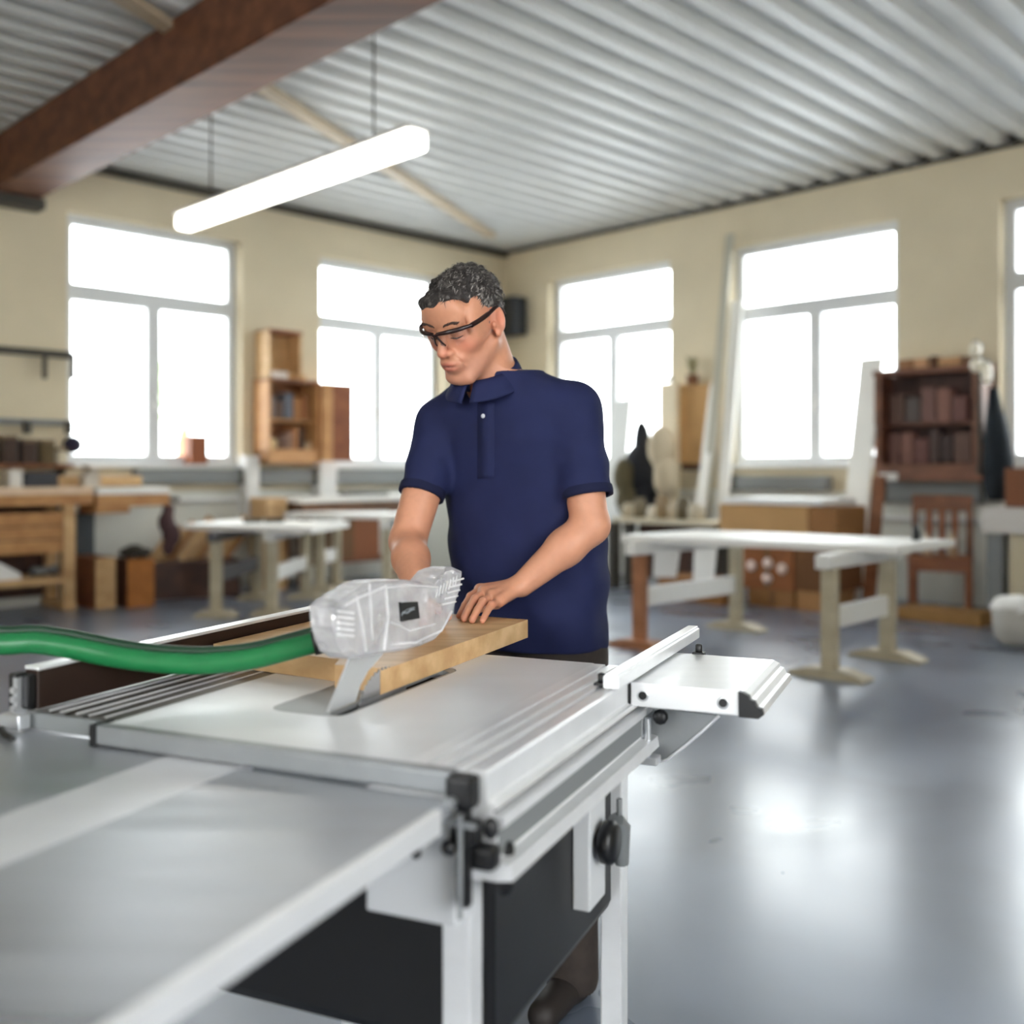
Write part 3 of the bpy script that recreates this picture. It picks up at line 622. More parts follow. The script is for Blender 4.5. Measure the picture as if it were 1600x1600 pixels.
nt = m_skin.node_tree; at = nt.nodes.new('ShaderNodeAttribute'); at.attribute_name = 'tone'; nt.links.new(at.outputs['Color'], nt.nodes['Principled BSDF'].inputs['Base Color'])
fq = q[(q[:,1] > .03) & (np.abs(q[:,0]) < .09) & (np.abs(q[:,2]) < .13)]
def face_y(x, z): d = (fq[:,0]-x)**2+(fq[:,2]-z)**2; i = np.argsort(d)[:10]; return float(fq[i,1].max())
body = mesh_obj('body', v, F, m_skin, person, col)
# eyes, almost closed by the lowered lids
for s in (-1, 1):
    e = MB(); e.blob(hp_(s*.031,.0772,-.0015), (.0118,)*3, 3); build('eye', e, mat('eye_white', (214,206,200), .25), person)
for s in (-1, 1):
    ll = MB(); ll.tube([Vector(hp_(s*(.017+.029*t), face_y(s*(.017+.029*t), -.0035-.0030*math.sin(PI*t))+.0004, -.0035-.0030*math.sin(PI*t)+.0015*t)) for t in np.linspace(0, 1, 9)], [.0006,.0012,.0015,.0016,.0016,.0015,.0014,.0012,.0006], 6); build('eyelash', ll, mat('lash_dark', (48,30,26), .6), person)
# shirt
m_navy = mat('navy_polo', (30,36,72), .8, var=.10, vscale=9, bump=.25, bscale=900, spec=.25)
vs_ = Vol(axis((-.36,.36,.0042)), axis((2.24,2.84,.0042)), axis((.80,1.66,.0042)))
vs_.put(lambda P: torso(P, .002, .0045), (rx.min()-.25, ry.min()-.25, rz.min()), (rx.max()+.25, ry.max()+.25, rz.max()), .0)
def sleeve(sh, el, cutat, r0, r1, seed):
    u = (el-sh)/np.linalg.norm(el-sh); end = sh+(el-sh)*cutat
    def fn(P):
        t = (P-sh) @ u; L = np.linalg.norm(end-sh); tt = np.clip(t/L, 0, 1); ax_ = sh+np.clip(t, 0, None)[..., None]*u
        d = np.linalg.norm(P-ax_, axis=-1)-(r0+(r1-r0)*tt)
        d = d-.0045*(np.sin(t*70+((P-sh) @ SB_)*40+seed)*np.clip(tt-.1, 0, 1)*.6+(vnoise(P, 22, seed)-.5)*1.3)
        d = np.maximum(d, t-L)
        inner = np.maximum(np.linalg.norm(P-ax_, axis=-1)-(r1-.0095), L*.88-t)                # hollow at the cuff
        return np.maximum(d, -inner)
    r = max(r0, r1); vs_.put(fn, np.minimum(sh, end)-r-.01, np.maximum(sh, end)+r+.01, .022); return u, end
for sh in (shL, shR): vs_.cone(nkB+np.array([0, .015, -.028]), sh, .058, .062, .035)
uL, eL = sleeve(shL, elL+np.array([.004,0,0]), .76, .064, .0605, 1); uR, eR = sleeve(shR, elR, .62, .062, .0555, 2)
vs_.cone(nkB+FB*.02+np.array([-.012,0,.02]), nkB+FB*.045+np.array([-.015,0,.16]), .066, .062, .006, True)     # neck opening
vs_.put(lambda P: np.maximum(torso(P, -.010), P[...,2]-.905), (-.3, 2.2, .78), (.4, 2.8, .92), .002, True)  # open at the hem
v, F = vs_.mesh()
for _ in range(2):                                                                # a little smoothing of the knit
    E2 = np.concatenate([F[:, [0, 1]], F[:, [1, 2]], F[:, [2, 3]], F[:, [3, 0]]]); sm = np.zeros_like(v); ct = np.zeros(len(v))
    np.add.at(sm, E2[:,0], v[E2[:,1]]); np.add.at(sm, E2[:,1], v[E2[:,0]]); np.add.at(ct, E2[:,0], 1); np.add.at(ct, E2[:,1], 1); v = v*.5+.5*sm/ct[:,None]
from mathutils.bvhtree import BVHTree
sbvh = BVHTree.FromPolygons([tuple(p) for p in v], [tuple(int(k) for k in f) for f in F])
shirt = mesh_obj('polo_shirt', v, F, m_navy, person)
for (end, u, r) in ((eL, uL, .0605), (eR, uR, .0555)):                             # knitted cuff bands
    a = np.cross(u, [0, 1, 0]); a /= np.linalg.norm(a); b = np.cross(u, a); pr = []
    cb = MB(); n = 36; rings = [(r+.0012, -.022), (r+.0024, -.011), (r+.0012, -.0005), (r-.005, -.0005), (r-.005, -.02)]
    vsx = [Vector(end+u*dz+(math.cos(2*PI*i/n)*a+math.sin(2*PI*i/n)*b)*rr) for rr, dz in rings for i in range(n)]
    cb.add(vsx, [(k*n+i, k*n+(i+1) % n, (k+1)*n+(i+1) % n, (k+1)*n+i) for k in range(4) for i in range(n)], True)
    build('sleeve_cuff', cb, mat('navy_dark', (22,26,54), .85, spec=.25), shirt)
# collar: a folded band around the neck, open at the front
cn = nkB+FB*.024+np.array([-.006, 0, .0]); ncol = 40; col_ = MB(); rows = []
for i in range(ncol+1):
    a = math.radians(-174)+math.radians(348)*i/ncol; ca, sa = math.cos(a), math.sin(a)   # a = 0 at the nape
    dirv = -FB*ca+SB_*sa; back = (1+ca)/2; fr_ = 1-back
    zt_ = .052*back-.022*fr_; r0 = .067+.002*fr_; lay = [(r0-.002, zt_-.022), (r0, zt_), (r0+.005, zt_+.004), (r0+.012, zt_-.006), (r0+.026+.006*fr_, zt_-.036-.010*fr_), (r0+.025+.006*fr_, zt_-.041-.010*fr_)]
    rows.append([Vector(cn+dirv*rr+np.array([0, 0, dz])) for rr, dz in lay])
m_ = len(rows[0]); col_.add([p for r in rows for p in r], [(i*m_+k, i*m_+k+1, (i+1)*m_+k+1, (i+1)*m_+k) for i in range(ncol) for k in range(m_-1)], True)
oc = build('collar', col_, m_navy, shirt); so = oc.modifiers.new('thick', 'SOLIDIFY'); so.thickness = .003
# placket and button on the shirt front
def front(px, py, off=.0015):                                                     # point on the shirt's front under a pixel
    d = Vector(((px-800)/FPX, 1, -(py-HOR)/FPX)).normalized(); hit = sbvh.ray_cast(Vector((0, 0, CAMH)), d); return hit[0]-d*off
pk = MB(); pl_ = [front(746,y,.002) for y in range(628,752,6)]; pr_ = [front(772,y,.002) for y in range(628,752,6)]; nn = len(pl_)
pk.add(pl_+pr_, [(i, i+1, nn+i+1, nn+i) for i in range(nn-1)], True); po = build('placket', pk, m_navy, shirt); so = po.modifiers.new('thick', 'SOLIDIFY'); so.thickness = .0025
bt = MB(); c = front(755,650,.003); bt.lathe(c, [(.0005,.0022),(.0048,.0022),(.0054,.001),(.005,0)], 16, tuple(Vector(FB))); build('button', bt, mat('pearl_button', (206,208,216), .25), shirt)
# trousers and shoes
m_tr = mat('dark_trousers', (52,44,40), .85, var=.2, vscale=30)
vt = Vol(axis((-.26,.36,.008)), axis((2.30,2.88,.008)), axis((.03,.95,.01)))
for sx in (-1, 1):
    hp2 = np.array([.05+sx*.085*SB_[0], 2.57+sx*.085*SB_[1], .84]); kn_ = np.array([.05+sx*.10*SB_[0]+FB[0]*.02, 2.57+sx*.10*SB_[1]+FB[1]*.02, .48]); ft = np.array([.05+sx*.11*SB_[0], 2.57+sx*.11*SB_[1], .06])
    vt.cone(hp2, kn_, .100, .078, .03); vt.cone(kn_, ft, .078, .066, .02)
vt.put(lambda P: np.maximum(torso(np.concatenate([P[...,:2], np.maximum(P[...,2:], .86)], -1), -.012), np.maximum(P[...,2]-.915, .76-P[...,2])), (-.25, 2.2, .76), (.4, 2.8, .90), .05)
v, F = vt.mesh(); mesh_obj('trousers', v, F, m_tr, person)
for sx in (-1, 1):
    ft = np.array([.05+sx*.11*SB_[0], 2.57+sx*.11*SB_[1], 0]); vf = Vol(axis((ft[0]-.26,ft[0]+.22,.006)), axis((ft[1]-.32,ft[1]+.16,.006)), axis((-.01,.16,.006)))
    vf.cone(ft-FB*.05+np.array([0,0,.045]), ft+FB*.16+np.array([0,0,.035]), .045, .036, .01); vf.cone(ft+np.array([0,0,.05]), ft+np.array([0,0,.12]), .05, .052, .02)
    vf.put(lambda P: P[...,2]-.001, (-9,-9,-9), (9,9,-.0), 0, True)
    v, F = vf.mesh(); mesh_obj('shoe', v, F, mat('dark_shoe', (38,32,30), .6), person)
# hair: a cap offset from the skull, cut at the hairline, broken up into short waves
vh = Vol(axis((-.26,.02,.0022)), axis((2.20,2.58,.0022)), axis((1.50,1.80,.0022)))
def hairf(P):
    Q = ((P-HC) @ RH)/hs_; x, y, z = Q[...,0], Q[...,1], Q[...,2]
    r = np.array((.0755,.095,.080)); k0 = np.sqrt((x/r[0])**2+((y+.010)/r[1])**2+((z-.030)/r[2])**2)
    d = (k0-1)*.082
    top = np.clip((z-.03)/.08, 0, 1); th_ = .005+.010*top+.004*np.clip((y-.02)/.06, 0, 1)*top
    th_ = th_+.014*(vnoise(Q*np.array([1, .6, .8]), 85)-.5)+.006*(vnoise(Q, 190, 5)-.5)+.006*(vnoise(Q*np.array([1.6, .5, .7]), 40, 9)-.5)
    d = d-th_
    line = np.interp(y, [-.12,-.085,-.055,-.025,-.005,.012,.030,.037,.048,.062,.09,.12], [-.062,-.066,-.045,.012,.028,-.006,-.012,.026,.052,.072,.070,.060])
    line = line+.010*np.clip((np.abs(x)-.035)/.02, 0, 1)*np.clip((y-.05)/.02, 0, 1)
    line = line+.006*(vnoise(Q, 120, 2)-.5)
    return np.maximum(d, (line-z)*.8)
lo = HC-.17; hi_ = HC+.19; vh.put(hairf, lo, hi_, 0)
for (c, r) in (((-.020,.078,.080), (.034,.020,.013)), ((.016,.074,.086), (.028,.020,.012)), ((-.046,.064,.072), (.018,.020,.016)), ((-.004,.090,.077), (.016,.012,.007)), ((-.034,.084,.070), (.013,.012,.007))):
    vh.ell(hp_(*c), np.array(r)*hs_, RH, .010)
v, F = vh.mesh(); Q = ((v-HC) @ RH)/hs_
w = np.clip(.25+.75*np.clip((-Q[:,1]+.06)/.05, 0, 1)*np.clip((.085-Q[:,2])/.05, 0, 1), 0, 1)*(vnoise(Q*np.array([1, .6, 1]), 230, 4) > .60)*.75
hc = np.array(lin((40,34,32)))*(1-w[:,None])+np.array(lin((150,144,138)))*w[:,None]
m_hair = mat('greying_hair', (44,38,35), .55, bump=.4, bscale=500); nt = m_hair.node_tree; at = nt.nodes.new('ShaderNodeAttribute'); at.attribute_name = 'tone'; nt.links.new(at.outputs['Color'], nt.nodes['Principled BSDF'].inputs['Base Color'])
hair = mesh_obj('hair', v, F, m_hair, person, hc)
# loose short strands over the cap
st = MB(); st2 = MB(); me = hair.data; cand = np.arange(len(v)); RS.shuffle(cand); cnt = 0
for i in cand:
    y, z = Q[i,1], Q[i,2]
    if z < np.interp(y, [-.1,-.02,.02,.04,.06], [.0,.05,.045,.075,.085]) or cnt > 2600: continue
    n = v[i]-hp_(0,-.01,.03); n /= np.linalg.norm(n); flow = HF*.6-HU*.25+HL*(RS.rand()-.5)*1.2 if y > -.03 else -HU*.8-HF*.2+HL*(RS.rand()-.5)
    t = flow-n*(flow @ n); t /= np.linalg.norm(t)+1e-6; L = .010+.012*RS.rand(); s_ = np.cross(n, t)*.0007
    p0 = v[i]-n*.001; p1 = p0+t*L*.5+n*.0035; p2 = p0+t*L+n*(.001+.004*RS.rand())
    (st2 if RS.rand() < (.38 if y < .02 else .10) else st).add([p0-s_, p0+s_, p1+s_*.9, p1-s_*.9, p2], [(0,1,2,3), (3,2,4)]); cnt += 1
build('hair_strands', st, mat('strand_dark', (52,46,44), .45), hair, fixn=False); build('grey_strands', st2, mat('strand_grey', (168,162,156), .5), hair, fixn=False)
for s in (-1, 1):
    eb = MB()
    for k in range(46):
        t = k/45; xx_ = s*(.012+.036*t); zz_ = .024+.006*math.sin(t*2.4)+.004*RS.rand(); b0 = hp_(xx_, face_y(xx_, zz_)-.0003, zz_); d0 = RH @ np.array([s*.007, -.001, .0025+.002*RS.rand()])
        eb.tube([b0, b0+d0*.5+HF*.001, b0+d0], [.0013, .0011, .0003], 4, False)
    build('eyebrow', eb, mat('brow_brown', (66,48,40), .6), person, fixn=False)
# safety glasses
gs = thing('safety_glasses', None, None, Vector(hp_(0,.1,.0))); gs.parent = person; gs.location = WL[gs.name]-WL[person.name]
def gp_(x, y, z): return Vector(hp_(x, y, z))
for s in (-1, 1):
    up_ = []; lo_ = []; cz0 = [.0, .2, .4, .6, .8, 1.0]
    for t in np.linspace(0, 1, 15):
        x = .006+.066*t; y = .120-.010*t-.036*t**3; up_.append((s*x, y, .017+.006*t-.004*t*t)); lo_.append((s*x, y-.004, .017-(.020+.018*math.sin(PI*min(1, t*.9+.12)))*(1-.45*t**3)))
    L = MB(); nn = len(up_); L.add([gp_(*p) for p in up_]+[gp_((a[0]+b[0])/2, (a[1]+b[1])/2+.003, (a[2]+b[2])/2) for a, b in zip(up_, lo_)]+[gp_(*p) for p in lo_], [(r*nn+i, r*nn+i+1, (r+1)*nn+i+1, (r+1)*nn+i) for r in (0, 1) for i in range(nn-1)], True)
    build('lens', L, clear('lens_clear', (.95, .93, .93), .05, .05), gs, fixn=False)
    T = MB(); T.tube([gp_(*p) for p in up_], [.0040+.0014*math.sin(PI*i/14) for i in range(15)], 8)
    build('brow_bar', T, mat('glasses_dark', (36,18,18), .3), gs)
    tp_ = [gp_(s*.072, .076, .019), gp_(s*.0785, .045, .021), gp_(s*.082, .015, .024), gp_(s*.084, -.012, .028), gp_(s*.083, -.03, .02), gp_(s*.081, -.042, .0)]
    T = MB(); T.tube(smooth(tp_, 4), [.0058]*8+[.0048]*6+[.0032]*7, 8); build('temple', T, mat('glasses_dark', (36,18,18), .3), gs)
nb = MB(); nb.tube([gp_(-.008,.120,.017), gp_(0,.124,.014), gp_(.008,.120,.017)], .0034, 8)
build('nose_bridge', nb, mat('glasses_dark', (36,18,18), .3), gs)
for s in (-1, 1):
    nb = MB(); nb.tube([gp_(s*.003,.1205,.012), gp_(s*.010,.114,-.006), gp_(s*.0125,.108,-.014)], [.0028,.0024,.0018], 8); build('nose_pad', nb, mat('glasses_dark', (36,18,18), .3), gs)
#@@BACK
# ------------------------------------------------------------------ fixed things of the room
def at_foot(px, py): return G(px, py, 0.0)
lampm = glow('tube_glow', (255, 253, 244), 3.0)
LA = W(286, 347, 9.2); hh = LA.z; LD = Vector((r2, -r2, 0))
lamp = thing('ceiling_light', 'long white glowing strip light hanging under the metal roof, upper left', 'light', LA)
def fv(o, ax): # frame along the b direction
    n = Vector((-ax.y, ax.x, 0)); return lambda x, y, z: o+x*ax+y*n+Vector((0, 0, z))
FL = fv(LA, LD)
h = MB(); h.box(0, 3.3, -.085, .085, -.08, .05, FL, .035); build('diffuser', h, lampm, lamp)
h = MB(); h.box(-.01, 3.31, -.095, .095, .05, .085, FL, .01); build('lamp_body', h, m_white, lamp)
for xx in (.5, 2.8):
    h = MB(); h.cyl(FL(xx, 0, .08), FL(xx, 0, ZC+.02-hh), .008, 8); build('hanger_rod', h, m_dark, lamp)
bm_ = MB(); bz = 3.885; sB0 = sA(14)[0]
fb = lambda x, y, z: fA(sB0+y, x, z)
bm_.box(.0, 6.2, -.22, .22, bz, ZC+.005, fb, .01); tag(build('timber_beam', bm_, mat('timber_beam', (132, 84, 58), .6, rgb2=(96, 58, 40), vscale=9, stretch=(.1, 1, 1), rot=.785)), 'reddish brown timber beam under the roof in the top left corner', 'beam')
cb_ = MB(); cb_.box(.0, .22, -.26, .24, bz-.10, bz, fb, .01); tag(build('beam_end_shade', cb_, m_dark), 'dark block for the shaded end of the timber beam at the left wall', 'bracket')  # dark block puts the shade at the beam's far end into its colour
s_, Y_ = sB(803, .12); spk = thing('loudspeaker', 'black loudspeaker mounted high in the corner behind the man', 'speaker', fB(s_, .1, zB(803, 525, .12)))
h = MB(); h.box(s_-.24, s_+.17, .03, .30, zB(803,525,.12), zB(803,466,.12), lambda a, b, c: fB(a, b, c), .02); build('cabinet', h, mat('speaker_black', (30,34,40), .6), spk)
h = MB(); h.box(s_-.21, s_+.14, .30, .306, zB(803,522,.12), zB(803,469,.12), lambda a, b, c: fB(a, b, c)); build('grille', h, m_black, spk)
h = MB(); h.box(s_-.06, s_+.06, 0, .04, zB(803,505,.12), zB(803,480,.12), lambda a, b, c: fB(a, b, c)); build('wall_mount', h, m_dark, spk)
def wbox(name, side, px0, px1, py0, py1, n0, n1, m, label, cat, group=None, bev=.008, kind=None, parent=None):
    f, ss, zf = (fA, sA, zA) if side == 'A' else (fB, sB, zB); a = ss(px0, n1)[0]; b = ss(px1, n1)[0]; pm = (px0+px1)/2
    h = MB(); h.box(a, b, n0, n1, zf(pm, py1, n1), zf(pm, py0, n1), f, bev); o = build(name, h, m, parent)
    if parent is None: tag(o, label, cat, group, kind)
    return o
# trunking, pipes, columns under the windows
for side, x0, x1, lb in (('A', 214, 382, 'grey trunking box below the window nearest the left edge'), ('A', 408, 497, 'short grey trunking box below the open tool cabinet'), ('A', 528, 690, 'grey trunking box below the window behind the man'),
                     ('B', 846, 1046, 'grey trunking box below the window right of the corner'), ('B', 1142, 1292, 'grey trunking box below the window above the cardboard boxes'), ('B', 1376, 1532, 'grey trunking box below the dark wooden cabinet')):
    p0, p1 = (733, 756) if side == 'A' else ((744, 766) if x0 < 1300 else (752, 786))
    f, ss, zf = (fA, sA, zA) if side == 'A' else (fB, sB, zB); pm = (x0+x1)/2; a = ss(x0, .14)[0]; b = ss(x1, .14)[0]
    t = thing('cable_trunking', lb, 'trunking', f((a+b)/2, .07, zf(pm, p1, .14)), 'trunking boxes along the walls')
    h = MB(); h.box(a, b, .017, .14, zf(pm, p1, .14), zf(pm, p0, .14), f, .01); build('casing', h, m_trunk, t)
    e = b if side == 'A' else a; h = MB(); h.box(e-.06, e+.06, .017, .15, zf(pm, p1, .14)-.01, zf(pm, p0, .14)+.01, f, .008); build('end_box', h, m_dark, t)
for side, x0, x1, lb in (('A', 268, 640, 'thin white pipe along the left wall under the grey trunking'), ('B', 1370, 1540, 'thin white pipe along the right wall under the dark cabinet')):
    f, ss, zf = (fA, sA, zA) if side == 'A' else (fB, sB, zB); pm = (x0+x1)/2; h = MB(); zz_ = zf(pm, 778 if side == 'A' else 812, .06)
    h.cyl(f(ss(x0, .06)[0], .05, zz_), f(ss(x1, .06)[0], .05, zz_), .03, 10); tag(build('heating_pipe', h, m_white), lb, 'pipe', 'heating pipes on the walls')
wbox('wall_column', 'A', 385, 406, 712, 835, .017, .2, m_white, 'white boxed column below the left edge of the open tool cabinet', 'column', 'white columns under the windows')
wbox('wall_column', 'A', 500, 527, 716, 785, .017, .2, m_white, 'white boxed column below the right door of the open tool cabinet', 'column', 'white columns under the windows')
# ------------------------------------------------------------------ left wall: rails, shelf, bench
s0, s1 = sA(112, .06)[0], sA(-160, .06)[0]
rl = thing('tool_rail', 'dark wooden rail with hooks on the left wall beside the window', 'rail', fA(s0, .03, zA(50, 556, .06)))
h = MB(); h.box(s0, s1, 0, .06, zA(60, 556, .06), zA(60, 545, .06), fA, .006); build('board', h, m_dark, rl)
for px in (70, 114, -30, -100):
    h = MB(); a = sA(px, .08)[0]; h.box(a-.02, a+.02, .06, .10, zA(px, 592, .08), zA(px, 552, .08), fA, .008); build('hook', h, m_dark, rl)
rl = thing('clamp_rail', 'grey metal rail on the wall above the small containers', 'rail', fA(s0, .03, zA(50, 664, .06)))
h = MB(); h.box(s0, s1, 0, .07, zA(60, 664, .06), zA(60, 655, .06), fA, .006); build('bar', h, m_grey, rl)
for px in (43, 108):
    h = MB(); a = sA(px, .1)[0]; h.box(a-.035, a+.035, .06, .12, zA(px, 678, .08), zA(px, 658, .08), fA, .012); build('clip', h, m_dark, rl)
sh = thing('wall_shelf', 'brown wall shelf carrying the row of small containers at the left edge', 'shelf', fA(s0, .0, zA(50, 731, .3)))
s0b = sA(116, .3)[0]; zsh = zA(50, 725, .3); h = MB(); h.box(s0b, s1, 0, .30, zA(50, 731, .3), zsh, fA, .006); build('shelf_board', h, w_brown, sh)
for px in (100, -60):
    h = MB(); a = sA(px, .2)[0]; h.prism([(.0, zsh-.04), (.24, zsh-.04), (.0, zsh-.26)], a-.012, a+.012, lambda n_, z, s: fA(s, n_, z)); build('bracket', h, m_dark, sh)
jars = [(5, 29, 680, 'dark brown', 'darkest and leftmost small container on the wall shelf'), (35, 58, 686, 'dark brown', 'middle dark container on the wall shelf, squarer than its neighbours'), (64, 87, 687, 'olive', 'olive brown container at the right end of the dark ones on the shelf'), (90, 106, 700, 'cream', 'small cream box at the right end of the wall shelf')]
for x0, x1, y0, cl, lb in jars:
    mm = {'dark brown': mat('dark_jar', (58, 36, 22), .5), 'olive': mat('olive_jar', (92, 74, 40), .5), 'cream': mat('cream_jar', (206, 196, 170), .5)}[cl]
    a, b = sA(x0, .26)[0], sA(x1, .26)[0]; zt_ = zA((x0+x1)/2, y0, .26); t = thing('container', lb, 'container', fA((a+b)/2, .18, zsh), 'containers on the wall shelf')
    h = MB(); h.box(a, b, .08, .26, zsh+.001, zt_-.03, fA, .012); build('jar_body', h, mm, t); h = MB(); h.box(a-.004, b+.004, .075, .265, zt_-.03, zt_, fA, .006); build('jar_lid', h, mat('jar_lid', (120, 96, 70), .5), t)
h = MB(); h.blob(fA(sA(119, .1)[0], .02, zA(119, 695, .1)), (.09, .09, .09), 3, .03); tag(build('felt_cap', h, mat('felt_cap', (40, 38, 60), .9)), 'dark blue cap hanging on the wall at the left edge of the window', 'cap')
# work bench
NB = .62; bxl = -170
zt1 = zA(75, 761, NB); zt0 = zA(75, 773, NB); a0, a1 = sA(146, NB)[0], sA(bxl, NB)[0]
wbn = thing('workbench', 'long beech joiner bench with vise along the left wall', 'workbench', fA((a0+a1)/2, .35, 0))
h = MB(); h.box(a0, a1, .05, NB, zt0, zt1, fA, .006); build('bench_top', h, wood('bench_top_pale', (232, 206, 178), (216, 186, 154), -2.36, 8), wbn)
h = MB(); h.box(a0, a1, NB-.06, NB-.005, zA(75, 790, NB), zt0, fA, .004); build('apron', h, w_beech, wbn)
for px in (109, -150):
    a = sA(px, NB-.02)[0]; lg = MB(); lg.box(a-.055, a+.055, NB-.13, NB-.02, .05, zt0, fA, .006); build('leg', lg, w_pale, wbn); lg = MB(); lg.box(a-.055, a+.055, .08, .18, .05, zt0, fA, .006); build('leg', lg, w_pale, wbn)
    lg = MB(); lg.box(a-.06, a+.06, .05, NB, 0, .07, fA, .01); build('foot_rail', lg, w_pale, wbn)
a2 = sA(102, NB-.04)[0]; a3 = sA(-143, NB-.04)[0]
h = MB(); h.box(a2, a3, .1, NB-.04, zA(50, 866, NB), zA(50, 802, NB), fA, .004); ch = build('drawer_chest', h, w_beech, wbn)
for k in range(1, 3):
    zc = zA(50, 802+k*21, NB); h = MB(); h.box(a2, a3, NB-.042, NB-.036, zc-.006, zc+.004, fA); build('drawer_gap', h, w_dark, ch)
h = MB(); h.box(a2, a3, .1, NB-.05, zA(50, 917, NB), zA(50, 905, NB), fA, .004); build('lower_shelf', h, w_pale, wbn)
h = MB(); h.box(a2, a3, .08, .1, .1, zt0, fA); build('back_panel', h, w_dark, wbn)
v0, v1 = sA(266, NB)[0], sA(152, NB)[0]
h = MB(); h.box(v0, v1, .18, NB, zA(205, 772, NB), zA(205, 762, NB), fA, .005); build('vise_top', h, w_white, wbn)
h = MB(); h.box(v0, v1, .2, NB-.01, zA(205, 791, NB), zA(205, 772, NB), fA, .004); h.box(sA(205, NB)[0], v1, .2, NB-.03, zA(175, 802, NB), zA(175, 791, NB), fA, .004); vz = build('tail_vise', h, w_beech, wbn)
h = MB(); h.cyl(fA(v0, .4, zA(205, 782, NB)), fA(v0-.2, .4, zA(205, 782, NB)), .025, 10); build('vise_screw', h, m_dark, vz)
h = MB(); a = sA(131, .1)[0]; h.box(a-.09, a+.09, .02, .16, 0, zA(131, 800, .1), fA, .02); tag(build('drain_pipe', h, mat('pipe_dark', (74, 80, 84), .5)), 'dark grey pipe post standing behind the bench end', 'pipe')
h = MB()
for k, (dx, dz, rr) in enumerate(((0, 0, .075), (.02, -.12, .10), (-.03, -.24, .11), (.0, -.36, .08))): h.blob(fA(sA(263, .45)[0]+dx, .45, zA(263, 798, .45)+dz), (rr*.8, rr*.8, rr*1.2), 3, .06)
tag(build('hanging_cloth', h, mat('cloth_maroon', (84, 62, 64), .9)), 'dark brownish cloth hanging from the vise end of the bench', 'cloth')
# things on the bench
wbox('plank', 'A', 82, 222, 740, 756, .2, .42, w_pale, 'pale wooden plank lying behind the bench top', 'plank'); bpy.data.objects['plank'].location.z = zt1+.001
for (x0, x1, y0, cc, nm, lb, ct) in ((4, 24, 734, (226,220,210), 'small_box', 'little white box standing on the left end of the bench', 'box'), (27, 80, 738, (58,58,62), 'tool_case', 'flat dark tool case lying on the bench under the shelf', 'case'), (122, 146, 727, (206,196,182), 'paper_bag', 'crumpled off white paper bag on the bench near the window', 'bag')):
    a, b = sA(x0, .4)[0], sA(x1, .4)[0]; h = MB(); z1 = zA((x0+x1)/2, y0, .4)
    if ct == 'bag': h.prism([(a, zt1), (b, zt1), (b-.02*0, (zt1+z1)/2), ((a+b)/2+.05, z1), ((a+b)/2-.06, z1-.03), (a, (zt1+z1)/2)], .43, .55, lambda s, z, n_: fA(s, n_, z))
    else: h.box(a, b, .44 if ct != 'case' else .45, .58, zt1+.001, z1, fA, .01)
    tag(build(nm, h, mat(nm+'_m', cc, .7)), lb, ct)
h = MB(); zsf = zA(50, 905, NB); a = sA(8, .5)[0]; h.prism([(a-.12, zsf), (a+.3, zsf), (a+.3, zsf+.13), (a+.06, zsf+.16), (a-.12, zsf+.05)], .35, .55, lambda s, z, n_: fA(s, n_, z)); tag(build('white_package', h, m_paper), 'white package on the lower shelf of the bench', 'package')
for k, px in enumerate((57, 70, 86)):
    h = MB(); a = sA(px, .45)[0]; h.blob(fA(a, .42, zsf+.05), (.06, .05, .05), 2, .1); tag(build('plane_tool', h, m_grey), ['small grey tool on the bench shelf beside the white package', 'middle one of three small grey tools on the bench shelf', 'small grey tool on the bench shelf nearest the bench leg'][k], 'tool', 'small tools on the bench shelf')
wbox('timber_block', 'A', 298, 325, 681, 726, -.12, .04, mat('block_brown', (150, 84, 46), .6, var=.1), 'reddish brown wooden block on the sill of the left window', 'block')
bpy.data.objects['timber_block'].location.z = WZ0+.005
# crates in front of the wall
def obox(name, cx, cy, yaw, sx, sy, z0, z1, m, label, cat, group=None, bev=.006):
    h = MB(); h.box(-sx/2, sx/2, -sy/2, sy/2, z0, z1, frame(cx, cy, yaw), bev); return tag(build(name, h, m), label, cat, group)
def crate(px, pyf, w, d, hgt, yaw, mf, ms, label, group):
    p = at_foot(px, pyf); f = frame(p.x, p.y, yaw); t = thing('crate', label, 'crate', p, group)        # p is the corner nearest the camera
    h = MB(); h.box(0, w, 0, .02, 0, hgt, f); build('front_board', h, mf, t)
    h = MB(); h.box(0, .02, .02, d, 0, hgt, f); build('side_board', h, ms, t); h = MB(); h.box(w-.02, w, .02, d, 0, hgt, f); build('side_board', h, ms, t)
    h = MB(); h.box(.02, w-.02, d-.02, d, 0, hgt, f); build('back_board', h, ms, t); h = MB(); h.box(.02, w-.02, .02, d-.02, .0, .02, f); build('base_board', h, ms, t); return t
crate(150, 953, .19, .48, .48, .785, w_pale, w_brown, 'pale fronted wooden crate beside the bench leg', 'upright crates beside the bench')
crate(200, 951, .26, .30, .46, .785, wood('orange_wood', (190, 122, 62), (164, 100, 48), .6, 9), w_dark, 'orange brown wooden crate right of the pale one', 'upright crates beside the bench')
h = MB()
for k in range(3): p = at_foot(186+k*8, 948); h.blob(Vector((p.x+.02*k, p.y+.22, .50+.03*(k % 2))), (.09, .06, .05), 2, .15)
tag(build('rag_bundle', h, m_dark), 'dark rag bundle on top of the orange brown crate', 'rags')
p = at_foot(285, 935); obox('wood_bin', p.x, p.y+.2, .5, .95, .5, 0, .38, w_dark, 'dark brown bin full of offcuts behind the left trestle', 'bin')
offs = []
